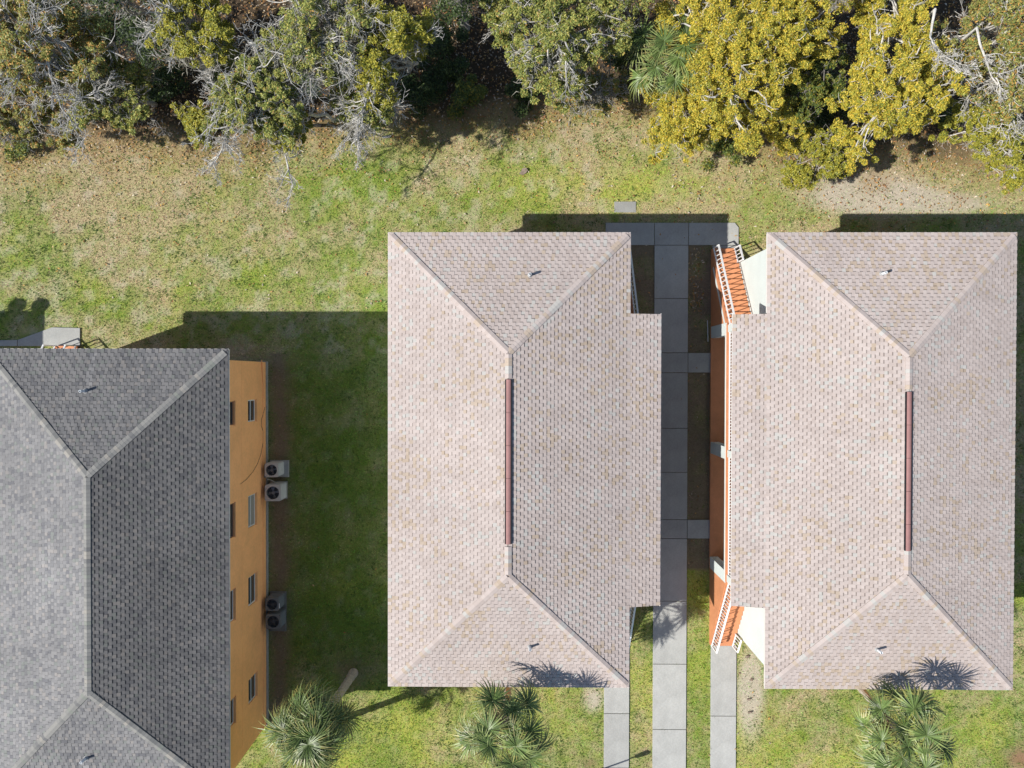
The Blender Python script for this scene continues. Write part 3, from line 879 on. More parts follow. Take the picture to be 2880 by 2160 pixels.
W1 = [(-1.06, -2.02), (-5.22, -6.62), (-8.76, -10.04), (-13.22, -14.30)]
w1 = [(b_ + 7.79, a_ + 7.79) for a_, b_ in W1]
lc = lambda k, v: PD(1450, v, EAVE + RISE).y - B[k]['c'][1]
house_0 = make_building('b0', 'apartment building just beyond the left edge, known by its shadow with two dishes', PAL_PALE, 5, detail=False)
house_1 = make_building('b1', 'apartment building with dark grey shingle roof and orange windowed wall', PAL_GREY, 21, dash=0.62, shade_stain=shade_stain_grey, wins=w1, pipes=((178, 845), (180, 1643)))
house_2 = make_building('b2', 'middle apartment building with pale rose shingle roof, its porch on the right side', PAL_PALE, 33, (lc('b2', 820), lc('b2', 1177)), wins=w1, pipes=((1145, 593), (1145, 1401)))
house_3 = make_building('b3', 'right hand apartment building with pale rose roof and lit orange stairs', PAL_PALE, 47, (lc('b3', 845), lc('b3', 1188)), wins=w1, pipes=((1910, 590), (1900, 1407)))

# two satellite dishes on the roof edge of the house beyond the frame (their shadows fall on the lawn)
for u, v in ((36, 660), (86, 660)):
    h = 1.0
    g = PD(u, v)
    z = EAVE + h
    top = Vector((g.x - 0.969 * z, g.y - 0.354 * z, z))
    lo = top - Vector((B['b0']['c'][0], B['b0']['c'][1], 0))
    m = MB()
    m.tube([(lo.x, lo.y, roof_z(B['b0'], lo.x, lo.y) - 0.1), (lo.x, lo.y, lo.z)], 0.03, 8)
    mast = m.build('satellite_dish', M['dish'], house_0)
    d = MB(); fw = SUNV.copy(); q_ = fw.to_track_quat('Z', 'Y')
    rings = []
    for r, zz in ((0.02, -0.08), (0.18, -0.06), (0.31, 0.0), (0.33, 0.0), (0.33, -0.02), (0.18, -0.085), (0.02, -0.1)):
        rings.append([(q_ @ Vector((r * math.cos(2 * math.pi * k / 20), r * math.sin(2 * math.pi * k / 20), zz))) + lo for k in range(20)])
    for ra, rb in zip(rings[:-1], rings[1:]):
        for k in range(20): d.poly([ra[k], ra[(k + 1) % 20], rb[(k + 1) % 20], rb[k]])
    d.build('reflector', M['dish'], mast)
    a = MB(); tip = lo + q_ @ Vector((-0.40, 0.02, 0.30)) ; a.tube([lo + q_ @ Vector((-0.2, 0, 0)), tip], 0.02, 6); a.tube([tip, tip + q_ @ Vector((0.12, 0, 0))], 0.045, 8)
    a.build('feed_arm', M['dish'], mast)

# ------------------------------------------------------------------ on and beside the orange wall
fnw = lambda y, z, d=0.02: Vector((-(4.75 - OVER) * -1 * 1.0 + d, y, z))
XW = B['b1']['c'][0] + 4.75 - OVER
def on_wall(u, v, off=0.015):
    d = CM @ Vector(((u - 1440.0) / FPX, -(v - 1080.0) / FPX, -1.0)); t = (XW + off) / d.x
    return Vector((XW + off - B['b1']['c'][0], d.y * t - B['b1']['c'][1], CAM_Z + d.z * t))
zz = lambda a, b_: (600 + a / 3.457, 960 + b_ / 3.457)
cb = MB()
cb.tube([on_wall(*zz(a, b_)) for a, b_ in ((262, 1388), (320, 1345), (385, 1270), (430, 1190), (462, 1100), (482, 1000), (486, 880), (466, 820), (468, 760), (490, 690), (500, 640))], 0.009, 5)
cb.build('loose_cable', M['cable'], house_1)
cb = MB()
cb.tube([on_wall(*zz(a, b_), off=0.03) for a, b_ in ((470, 182), (478, 300), (486, 420), (490, 560))], 0.022, 6)
cb.build('conduit', M['orange'], house_1)

def condenser(label, x0, x1, y0, y1, h, case, fanm, z0=0.09):
    cx, cy = (x0 + x1) / 2, (y0 + y1) / 2
    root = empty('air_conditioner', (cx, cy, z0))
    tag(root, label, 'air conditioner', 'condensers along the orange wall')
    hx, hy = (x1 - x0) / 2, (y1 - y0) / 2
    def ring(ex, z, r=0.09, n=4):
        pts = []
        for sx, sy, a0 in ((1, 1, 0), (-1, 1, 90), (-1, -1, 180), (1, -1, 270)):
            for k in range(n + 1):
                a = math.radians(a0 + 90 * k / n)
                pts.append((sx * (hx - r + ex) + r * math.cos(a), sy * (hy - r + ex) + r * math.sin(a), z))
        return pts
    def skin(m, A, Bq):
        n = len(A)
        for i in range(n): m.poly([A[i], A[(i + 1) % n], Bq[(i + 1) % n], Bq[i]])
    b_ = MB(); skin(b_, ring(-0.02, 0.0), ring(-0.02, h - 0.05)); skin(b_, ring(0, 0.0), ring(0, 0.06)); b_.poly(ring(0, 0.06)); b_.build('body', case, root)
    lv = MB()
    z = 0.10
    while z < h - 0.10:
        skin(lv, ring(-0.018, z), ring(0.004, z + 0.012)); skin(lv, ring(0.004, z + 0.012), ring(-0.018, z + 0.03)); z += 0.045
    lv.build('louvres', case, root)
    tp = MB(); R_ = min(hx, hy) * 0.80
    outer = ring(0.004, h); low = ring(0.004, h - 0.06)
    skin(tp, low, outer)
    n = 48
    inner = [(R_ * math.cos(2 * math.pi * k / n), R_ * math.sin(2 * math.pi * k / n), h + 0.012) for k in range(n)]
    ang = lambda p: math.atan2(p[1], p[0]) % (2 * math.pi)
    outer_s = sorted(outer, key=ang)
    def at(a):
        c_, s_ = math.cos(a), math.sin(a)
        t = min(hx / max(abs(c_), 1e-6), hy / max(abs(s_), 1e-6))
        x, y = c_ * t, s_ * t
        r = 0.09
        if abs(x) > hx - r and abs(y) > hy - r:
            ccx, ccy = math.copysign(hx - r, x), math.copysign(hy - r, y)
            lo_, hi_ = 0.0, t
            for _ in range(20):
                m_ = (lo_ + hi_) / 2
                if abs(c_ * m_) > hx - r and abs(s_ * m_) > hy - r and math.hypot(c_ * m_ - ccx, s_ * m_ - ccy) > r: hi_ = m_
                else: lo_ = m_
            x, y = c_ * lo_, s_ * lo_
        return (x * 1.01, y * 1.01, h)
    oring = [at(2 * math.pi * k / n) for k in range(n)]
    for k in range(n):
        k2 = (k + 1) % n
        tp.poly([inner[k], oring[k], oring[k2], inner[k2]][::-1])
        tp.poly([inner[k], inner[k2], (*inner[k2][:2], h - 0.10), (*inner[k][:2], h - 0.10)])
    tp.build('top_cover', case, root)
    wl = MB(); wl.lathe([(R_ * 0.99, h - 0.2), (0.001, h - 0.2)], (0, 0, 0), 24); wl.build('fan_well', M['ac_grille'], root)
    fn = MB()
    fn.lathe([(0.001, h - 0.03), (0.07, h - 0.035), (0.085, h - 0.06), (0.085, h - 0.12)], (0, 0, 0), 16)
    for k in range(4):
        a = k * math.pi / 2 + 0.3
        pts = []
        for r, da, dz in ((0.07, -0.25, -0.13), (R_ * 0.86, -0.45, -0.16), (R_ * 0.88, 0.15, -0.10), (0.07, 0.35, -0.08)):
            pts.append((r * math.cos(a + da), r * math.sin(a + da), h + dz))
        fn.poly(pts); fn.poly([(p[0], p[1], p[2] - 0.006) for p in pts[::-1]])
    fn.build('fan', fanm, root)
    gr = MB()
    for k in range(1, 7):
        r = R_ * k / 6.3; pts = [(r * math.cos(2 * math.pi * j / 24), r * math.sin(2 * math.pi * j / 24), h + 0.006 + 0.012 * (1 - k / 6)) for j in range(25)]
        gr.tube(pts, 0.0045, 4, cap=False)
    for k in range(8):
        a = k * math.pi / 4; gr.tube([(0.05 * math.cos(a), 0.05 * math.sin(a), h + 0.02), (R_ * 0.99 * math.cos(a), R_ * 0.99 * math.sin(a), h + 0.008)], 0.005, 4)
    gr.build('fan_guard', M['ac_grille'], root)
    return root
condenser('light grey air conditioner on a wide pad, nearest the house corner', -11.50, -10.88, -4.60, -3.97, 0.80, M['ac_case'], M['fan'])
condenser('larger light grey air conditioner with a blue grey fan, beside the cable', -11.48, -10.76, -5.68, -4.94, 0.84, M['ac_case'], M['fan'])
condenser('dark air conditioner with a white strip on its edge', -11.48, -10.87, -10.68, -10.09, 0.80, M['ac_dark'], M['fan_dark'])
condenser('southernmost dark air conditioner below the long white framed window', -11.46, -10.79, -11.50, -10.83, 0.82, M['ac_dark'], M['fan_dark'])
sm = MB(); sm.box(-10.866, -10.84, -10.56, -10.35, 0.86, 0.882); so_ = sm.build('label_strip', M['rag_w'])
so_.parent = [o for o in COL.objects if o.get('label') == 'dark air conditioner with a white strip on its edge'][0]
so_.location = Vector((0.0, 0.0, 0.0)) - so_.parent.location
for lab, x0, x1, y0, y1, k in (('square concrete pad under the first light grey air conditioner', -11.56, -10.66, -4.72, -3.92, 0.85), ('concrete pad under the larger light grey air conditioner', -11.56, -10.74, -5.72, -4.9, 0.8),
                             ('long mossy concrete pad under the two dark air conditioners', -11.56, -10.80, -11.90, -10.03, 0.42)):
    p = tag(empty('equipment_pad', ((x0 + x1) / 2, (y0 + y1) / 2, 0)), lab, 'concrete pad')
    o = slab(p, rect(x0, x1, y0, y1), z1=0.09, shade=k); o.name = 'pad_block'; o.location = (0, 0, 0)
hs = MB(); hs.tube([(-11.66, -4.62, 0.5), (-11.5, -4.72, 0.62), (-11.3, -4.80, 0.55), (-11.2, -4.92, 0.35)], 0.022, 6)
tag(hs.build('refrigerant_hose', M['ac_case']), 'grey hose looping from the orange wall to the larger air conditioner', 'hose')

# ------------------------------------------------------------------ grass, dry leaves
def make_grass(n=620000):
    x = NR.uniform(-25.5, 25.5, n); y = NR.uniform(-19.5, 14.5, n)
    g, sand, lit, wood, mid, fine = lawn_fields(x, y)
    dm = dirt_mask(x, y)
    keep = ~in_building(x, y, -0.02) & ~in_slab(x, y, -0.035) & (NR.random(n) > sand * 0.75) & (NR.random(n) > wood * 0.97) & (NR.random(n) > lit * 0.5) & (NR.random(n) > dm * 0.9)
    x, y, g, lit = x[keep], y[keep], g[keep], lit[keep]
    n = len(x)
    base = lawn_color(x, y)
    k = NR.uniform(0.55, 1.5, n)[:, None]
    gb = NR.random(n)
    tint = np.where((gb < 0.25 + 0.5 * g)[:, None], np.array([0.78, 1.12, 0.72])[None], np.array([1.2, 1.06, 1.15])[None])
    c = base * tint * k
    weed = vnoise(x * 5.5 + 3, y * 5.5) * 0.6 + vnoise(x * 1.1, y * 1.1 + 50) * 0.4
    dark = NR.random(n) < np.where(weed > 0.66, 0.75, 0.05)
    c[dark] = np.array([0.085, 0.145, 0.028])[None] * NR.uniform(0.6, 1.7, dark.sum())[:, None]
    a = NR.uniform(0, 2 * math.pi, n); el = NR.uniform(0.15, 1.05, n)
    ln = NR.uniform(0.045, 0.13, n) * np.where(dark, 1.25, 1); wd = NR.uniform(0.010, 0.022, n)
    d = np.stack([np.cos(a) * np.cos(el), np.sin(a) * np.cos(el), np.sin(el)], 1)
    sd = np.stack([-np.sin(a), np.cos(a), np.zeros(n)], 1)
    z = (fbm(x * 1.5, y * 1.5, 4) - 0.5) * 0.05 - 0.022
    p = np.stack([x, y, z], 1)
    v = np.empty((n, 3, 3))
    v[:, 0] = p - sd * wd[:, None]; v[:, 1] = p + sd * wd[:, None]; v[:, 2] = p + d * ln[:, None]
    me = np_mesh('grass', v.reshape(-1, 3), 3, np.clip(c, 0, 1), M['grass'])
    tag(link('grass', me), 'short mixed green and straw coloured lawn grass', 'grass', kind='stuff')
make_grass()

LITCOL = np.array([[0.42, 0.24, 0.10], [0.36, 0.17, 0.07], [0.48, 0.34, 0.18], [0.30, 0.20, 0.12], [0.50, 0.30, 0.09], [0.55, 0.48, 0.38]])
def make_litter(n=70000):
    x = NR.uniform(-25.5, 25.5, n); y = np.where(NR.random(n) < 0.95, NR.uniform(3, 18.5, n), NR.uniform(-19, 3, n))
    g, sand, lit, wood, mid, fine = lawn_fields(x, y)
    pr = np.maximum(lit * 0.9, 0.03 + 0.15 * np.clip(1 - (treeline(x) - y) / 5.0, 0, 1)) + np.where((x > 7) & (y > 6), 0.12, 0) + 6.0 * blob(x, y, 1620, 1490, 30, 100) + 3.0 * blob(x, y, 1500, 900, 14, 260)
    keep = (NR.random(n) < pr * np.where(in_slab(x, y), 0.25, 1)) & ~in_building(x, y, 0.3)
    x, y = x[keep], y[keep]; n = len(x)
    c = LITCOL[NR.integers(0, len(LITCOL), n)] * NR.uniform(0.6, 1.2, n)[:, None] * 0.92
    a = NR.uniform(0, 2 * math.pi, n); ln = NR.uniform(0.03, 0.075, n); wd = ln * NR.uniform(0.3, 0.55, n)
    tl = NR.uniform(-0.5, 0.5, n); tl2 = NR.uniform(-0.5, 0.5, n)
    d = np.stack([np.cos(a), np.sin(a), tl], 1); sd = np.stack([-np.sin(a), np.cos(a), tl2], 1)
    p = np.stack([x, y, NR.uniform(0.03, 0.08, n)], 1)
    v = np.empty((n, 4, 3))
    v[:, 0] = p - d * ln[:, None]; v[:, 1] = p + sd * wd[:, None]; v[:, 2] = p + d * ln[:, None]; v[:, 3] = p - sd * wd[:, None]
    me = np_mesh('leaf_litter', v.reshape(-1, 3), 4, np.clip(c, 0, 1), M['litter'])
    tag(link('leaf_litter', me), 'fallen tan and orange leaves scattered along the edge of the wood', 'leaf litter', kind='stuff')
make_litter()

# ------------------------------------------------------------------ trees
PALS = {
    'gold': ([(0.66, 0.51, 0.06), (0.58, 0.475, 0.065), (0.46, 0.425, 0.06), (0.30, 0.32, 0.05), (0.68, 0.475, 0.07), (0.16, 0.205, 0.04)], [5, 6, 6, 4, 1.5, 2.5]),
    'olive': ([(0.28, 0.315, 0.08), (0.38, 0.375, 0.09), (0.18, 0.225, 0.055), (0.46, 0.41, 0.11), (0.11, 0.155, 0.04), (0.50, 0.30, 0.09)], [6, 5, 4, 2, 2, 0.7]),
    'green': ([(0.10, 0.15, 0.035), (0.16, 0.20, 0.04), (0.24, 0.24, 0.045), (0.06, 0.10, 0.03), (0.32, 0.27, 0.04)], [4, 4, 3, 3, 2]),
    'lime': ([(0.40, 0.37, 0.045), (0.32, 0.32, 0.05), (0.48, 0.41, 0.055), (0.20, 0.23, 0.045)], [4, 4, 2, 3]),
    'rust': ([(0.32, 0.27, 0.08), (0.52, 0.27, 0.075), (0.28, 0.295, 0.08), (0.58, 0.33, 0.08), (0.18, 0.22, 0.06), (0.42, 0.38, 0.11)], [3, 2, 7, 1.5, 6, 4]),
    'dark': ([(0.045, 0.075, 0.022), (0.07, 0.11, 0.03), (0.10, 0.14, 0.035), (0.03, 0.05, 0.018)], [4, 4, 2, 3]),
}

def leaf_cards(rs, centers, radii, npc, pal, size=(0.055, 0.085)):
    """rhombic leaves spread through flattened clumps"""
    cols, wts = PALS[pal]; cols = np.array(cols); wts = np.array(wts) / sum(wts)
    pts, cc = [], []
    for c, r, n in zip(centers, radii, npc):
        d = rs.normal(size=(n, 3)); d /= np.linalg.norm(d, axis=1)[:, None]
        rr = rs.random(n) ** 0.45
        p = np.array(c)[None] + d * (rr * r)[:, None] * np.array([1, 1, 0.62])[None]
        pts.append(p)
        w = wts * rs.uniform(0.4, 1.6, len(wts)); w /= w.sum()
        cc.append(cols[rs.choice(len(cols), n, p=w)] * rs.uniform(0.75, 1.25, n)[:, None])
    p = np.concatenate(pts); c = np.concatenate(cc); n = len(p)
    a = rs.uniform(0, 2 * math.pi, n); el = rs.normal(-0.15, 0.45, n)
    ln = rs.uniform(size[0], size[1], n); wd = ln * rs.uniform(0.30, 0.46, n)
    d = np.stack([np.cos(a) * np.cos(el), np.sin(a) * np.cos(el), np.sin(el)], 1)
    sd = np.stack([-np.sin(a), np.cos(a), rs.normal(0, 0.45, n)], 1); sd /= np.linalg.norm(sd, axis=1)[:, None]
    v = np.empty((n, 4, 3))
    v[:, 0] = p - d * ln[:, None]; v[:, 1] = p + sd * wd[:, None]; v[:, 2] = p + d * ln[:, None]; v[:, 3] = p - sd * wd[:, None]
    return v.reshape(-1, 3), np.clip(c, 0, 1)

def curve(rs, a, b, n=5, wob=0.12, sag=0.0):
    a, b = np.array(a, float), np.array(b, float)
    L_ = np.linalg.norm(b - a)
    off = rs.normal(size=3) * wob * L_; off2 = rs.normal(size=3) * wob * L_ * 0.5
    out = []
    for i in range(n + 1):
        t = i / n
        p = a + (b - a) * t + off * math.sin(math.pi * t) + off2 * math.sin(2 * math.pi * t)
        p[2] += sag * L_ * math.sin(math.pi * t)
        out.append(p)
    return out

def bare_spray(m, rs, p, d, length, r, depth=0, maxd=3):
    """dead branch: forks into finer and finer twigs"""
    n = 4
    pts = [np.array(p, float)]
    dd = np.array(d, float); dd /= np.linalg.norm(dd)
    for i in range(n):
        dd = dd + rs.normal(size=3) * 0.22; dd /= np.linalg.norm(dd)
        pts.append(pts[-1] + dd * length / n)
    m.tube(pts, [max(r * (1 - 0.7 * i / n), 0.008) for i in range(n + 1)], 4 if r > 0.02 else 3, cap=False)
    if depth < maxd and length > 0.2:
        k = rs.integers(3, 6)
        for i in range(k):
            t = rs.uniform(0.25, 1.0)
            j = min(int(t * n), n - 1)
            q_ = pts[j] + (pts[j + 1] - pts[j]) * (t * n - j)
            nd = dd + rs.normal(size=3) * 0.62; nd[2] *= 0.7
            bare_spray(m, rs, q_, nd, length * rs.uniform(0.38, 0.62), max(r * 0.5, 0.007), depth + 1, maxd)

def moss_strands(rs, pts, n, length=(0.15, 0.5), spread=0.16):
    pts = np.array(pts)
    i = rs.integers(0, len(pts), n)
    p0 = pts[i] + rs.normal(size=(n, 3)) * np.array([spread, spread, spread * 0.5])
    a = rs.uniform(0, 2 * math.pi, n); ln = rs.uniform(length[0], length[1], n); wd = rs.uniform(0.006, 0.016, n)
    el = rs.uniform(-1.3, -0.1, n)
    d = np.stack([np.cos(a) * np.cos(el), np.sin(a) * np.cos(el), np.sin(el)], 1)
    sd = np.stack([-np.sin(a), np.cos(a), np.zeros(n)], 1)
    v = np.empty((n, 4, 3))
    bend = rs.normal(size=(n, 3)) * 0.3
    mid_ = p0 + (d + bend) * (ln * 0.5)[:, None]
    v[:, 0] = p0; v[:, 1] = mid_ + sd * wd[:, None]; v[:, 2] = p0 + d * ln[:, None]; v[:, 3] = mid_ - sd * wd[:, None]
    c = np.array([0.33, 0.32, 0.27])[None] * rs.uniform(0.55, 1.25, n)[:, None]
    return v.reshape(-1, 3), c

def tree(label, base, crown, rad, pal, nleaf, seed, clumps=60, bare=0.0, moss=0, trunk_r=0.16, bark='bark', clump_r=(0.45, 0.8), leaf=(0.040, 0.066), low=-0.35, group='trees along the edge of the wood',
         name='tree', spray=0.7, limbs=7):
    """base (x, y) on the ground; crown centre (x, y, z); rad the crown's half axes"""
    rs = np.random.default_rng(seed)
    C = np.array(crown, float); Rd = np.array(rad, float)
    root = empty(name, (base[0], base[1], 0)); tag(root, label, 'tree', group)
    o = np.array([base[0], base[1], 0.0])
    top = C.copy(); top[2] = C[2] - Rd[2] * 0.35
    tr = curve(rs, (base[0], base[1], -0.1), top, 6, 0.05)
    m = MB()
    m.tube([p - o for p in tr], [trunk_r * (1.25 if i == 0 else 1 - 0.13 * i) for i in range(7)], 8)
    # clump centres through the crown, denser near its surface
    cl = []
    while len(cl) < clumps:
        d = rs.normal(size=3); d /= np.linalg.norm(d)
        if d[2] < low: continue
        r = rs.uniform(0.35, 1.0) ** 0.5
        lump = 0.8 + 0.35 * math.sin(3 * math.atan2(d[1], d[0]) + seed) * (1 - abs(d[2]))
        cl.append(C + d * r * Rd * lump)
    cl = np.array(cl)
    az = np.arctan2(cl[:, 1] - C[1], cl[:, 0] - C[0]); order = np.argsort(az)
    groups = np.array_split(order, limbs)
    skel = []
    for gi in groups:
        if len(gi) == 0: continue
        mean = cl[gi].mean(0); st = np.array(tr[rs.integers(3, 7)])
        end = st + (mean - st) * 0.9; end[2] = min(end[2], C[2] + Rd[2] * 0.3)
        lp = curve(rs, st, end, 6, 0.09, 0.06)
        m.tube([p - o for p in lp], [trunk_r * (0.5 - 0.07 * i) for i in range(7)], 6)
        skel += lp
        for j in gi:
            q_ = lp[rs.integers(2, 7)]
            tp = curve(rs, q_, cl[j], 5, 0.12, 0.04)
            m.tube([p - o for p in tp], [trunk_r * 0.24 * (1 - 0.14 * i) + 0.005 for i in range(6)], 4)
            skel += tp[2:]
    isb = rs.random(clumps) < bare
    for j in np.where(isb)[0]:
        dirn = cl[j] - C; dirn[2] = abs(dirn[2]) * 0.3 + 0.2
        for k in range(2):
            bare_spray(m, rs, cl[j] - o - dirn * 0.12, dirn + rs.normal(size=3) * 0.6, spray * rs.uniform(0.8, 1.5), 0.024, 0, 2)
    for j in np.where(~isb)[0]:
        for k in range(5):
            dv = rs.normal(size=3); dv /= np.linalg.norm(dv)
            tp = curve(rs, cl[j], cl[j] + dv * rs.uniform(0.3, 0.6), 3, 0.15)
            m.tube([p - o for p in tp], [0.013, 0.011, 0.008, 0.005], 3, cap=False)
    m.build('trunk', M[bark], root)
    lv = cl[~isb]
    if nleaf and len(lv):
        rr = rs.uniform(clump_r[0], clump_r[1], len(lv))
        npc = (nleaf * rr ** 2 / (rr ** 2).sum()).astype(int)
        # each clump is broken into smaller tufts, so that its outline is ragged
        sc, sr, sn = [], [], []
        for c_, r, n in zip(lv, rr, npc):
            kk = rs.integers(7, 12)
            for _ in range(kk):
                d = rs.normal(size=3); d /= np.linalg.norm(d)
                sc.append(c_ + d * r * rs.uniform(0.3, 1.0) * np.array([1, 1, 0.6])); sr.append(r * rs.uniform(0.18, 0.36)); sn.append(max(4, int(n / kk)))
        v, c = leaf_cards(rs, sc, sr, sn, pal, leaf)
        link('crown', np_mesh('crown', v - o[None], 4, c, M['leaf']), root)
    if moss:
        v, c = moss_strands(rs, skel, moss)
        link('hanging_moss', np_mesh('hanging_moss', v - o[None], 4, c, M['moss']), root)['kind'] = 'stuff'
    return root

def TR(label, u, v, z, rad, pal, nleaf, seed, base=None, **kw):
    c = PD(u, v, z)
    if base is None: base = (c.x + 0.4, c.y + 0.8)
    return tree(label, base, (c.x, c.y, z), rad, pal, nleaf, seed, **kw)

# right hand side: the golden leaved trees
BP = 'bark_pale'
TR('large golden leaved tree with a broad crown next to the fan palm', 1600, 110, 5.8, (3.5, 3.3, 2.2), 'gold', 165000, 101, clumps=150, leaf=(0.033, 0.056), clump_r=(0.5, 0.85), base=(9.6, 13.4), trunk_r=0.2, bark=BP)
TR('golden leaved tree whose low branches hang over the leaf strewn lawn', 1490, 245, 4.2, (2.2, 1.75, 1.5), 'gold', 58000, 102, clumps=62, leaf=(0.033, 0.056), clump_r=(0.4, 0.7), base=(7.0, 12.2), trunk_r=0.12, bark=BP)
TR('tall narrow golden tree between the broad one and the grey twigged one', 1925, 160, 6.0, (2.0, 3.5, 2.0), 'gold', 112000, 103, clumps=110, leaf=(0.033, 0.056), clump_r=(0.45, 0.75), base=(15.8, 12.8), trunk_r=0.17, bark=BP)
TR('greener low tree leaning out over the lawn beside the sandy patch', 1765, 335, 3.4, (1.35, 1.6, 1.3), 'lime', 26000, 104, clumps=44, clump_r=(0.35, 0.6), base=(12.6, 11.3), trunk_r=0.10)
TR('green crowned tree filling the gap between the two golden crowns', 1745, 175, 4.4, (1.3, 1.9, 1.2), 'green', 24000, 120, clumps=40, clump_r=(0.4, 0.65), base=(12.9, 12.9), trunk_r=0.1)
TR('golden shrubby tree at the foot of the broad golden crown', 1680, 265, 3.8, (1.3, 1.5, 1.2), 'gold', 30000, 112, clumps=36, leaf=(0.033, 0.056), clump_r=(0.35, 0.6), base=(11.6, 12.2), trunk_r=0.09)
TR('pale twigged tree with thin rusty leaves at the right edge', 2150, 110, 6.2, (2.5, 3.0, 2.0), 'rust', 34000, 105, clumps=84, bare=0.25, moss=1500, base=(19.6, 13.6), trunk_r=0.19, bark=BP, spray=0.8)
TR('olive leaved tree at the right edge reaching down to the lawn', 2160, 290, 4.0, (2.1, 2.2, 1.5), 'lime', 34000, 106, clumps=62, bare=0.2, moss=900, base=(20.2, 11.6), trunk_r=0.13, bark=BP, clump_r=(0.35, 0.6))
# middle
TR('olive leaved oak with grey hanging moss left of the golden trees', 1195, 100, 6.0, (2.6, 2.5, 2.0), 'olive', 55000, 107, clumps=90, bare=0.18, moss=5000, base=(2.6, 13.4), trunk_r=0.19, bark=BP, spray=0.7)
TR('small rust tinged tree in front of the mossy oak', 1270, 200, 3.4, (2.0, 1.0, 1.2), 'rust', 16000, 113, clumps=34, bare=0.25, moss=2500, base=(4.6, 12.9), trunk_r=0.09, clump_r=(0.3, 0.5))
TR('yellow green tree left of the dark gap in the wood', 830, 110, 6.4, (1.4, 1.9, 1.7), 'lime', 32000, 108, clumps=50, bare=0.08, moss=2000, base=(-5.2, 13.7), trunk_r=0.11, bark=BP)
TR('mossy grey tree with few leaves in the middle left of the wood', 700, 70, 7.0, (2.2, 2.2, 1.8), 'olive', 16000, 109, clumps=54, bare=0.42, moss=9000, base=(-7.4, 13.2), trunk_r=0.24, bark=BP, spray=0.95)
TR('dead silver tree with bare branches spread above the lawn', 790, 235, 5.4, (1.6, 1.0, 1.0), 'olive', 7000, 114, clumps=30, bare=0.55, moss=4500, base=(-5.4, 12.6), trunk_r=0.12, bark=BP, spray=0.8)
# left
TR('olive and rust leaved tree overhanging the lawn with bare silver tips', 560, 215, 6.4, (2.2, 2.0, 1.8), 'olive', 46000, 110, clumps=74, bare=0.22, moss=2500, base=(-11.0, 13.0), trunk_r=0.17, bark=BP, clump_r=(0.35, 0.65), spray=0.8)
TR('yellow green tree with a spray of bare twigs on its left', 415, 60, 6.4, (1.7, 1.8, 1.6), 'lime', 26000, 111, clumps=50, bare=0.22, moss=2000, base=(-14.0, 13.4), trunk_r=0.16, bark=BP, spray=0.9)
TR('rusty leaved tree with silver limbs near the top left corner', 90, 100, 6.4, (2.8, 2.5, 2.0), 'rust', 42000, 115, clumps=80, bare=0.24, moss=2000, base=(-20.6, 13.2), trunk_r=0.2, bark=BP, spray=0.9)
TR('low rusty tree below the silver limbed one at the left edge', 60, 255, 4.0, (2.4, 1.6, 1.3), 'rust', 26000, 116, clumps=50, bare=0.2, moss=900, base=(-21.8, 11.9), trunk_r=0.12, clump_r=(0.35, 0.6))
TR('dark thin leaved tree shading the leaf litter on the left', 260, 215, 4.6, (2.0, 1.9, 1.5), 'olive', 30000, 117, clumps=52, bare=0.18, moss=900, base=(-17.0, 12.6), trunk_r=0.13, clump_r=(0.35, 0.6))
TR('small lime green leaved tree at the tip of the overhanging branches', 625, 300, 5.2, (0.8, 1.0, 0.8), 'lime', 9000, 118, clumps=18, clump_r=(0.25, 0.45), base=(-9.2, 11.6), trunk_r=0.07)
TR('small round lime green crown among the bare silver sprays', 430, 262, 5.0, (0.8, 0.8, 0.7), 'lime', 8000, 119, clumps=16, clump_r=(0.25, 0.45), base=(-13.2, 12.0), trunk_r=0.07)
# farther back, closing the wood
for i, (u, v, z, pal, lab) in enumerate(((250, -60, 7.2, 'dark', 'tall dark tree deeper in the wood near the left corner'), (950, -90, 7.0, 'dark', 'tall dark tree behind the gap in the wood'),
                                        (1330, -80, 7.0, 'olive', 'tall olive tree deeper in the wood behind the mossy oak'), (1800, -80, 7.2, 'gold', 'tall golden tree deeper in the wood behind the two golden ones'))):
    TR(lab, u, v, z, (2.4, 2.0, 2.0), pal, 11000, 130 + i, clumps=46, bare=0.1, moss=1200, trunk_r=0.2)

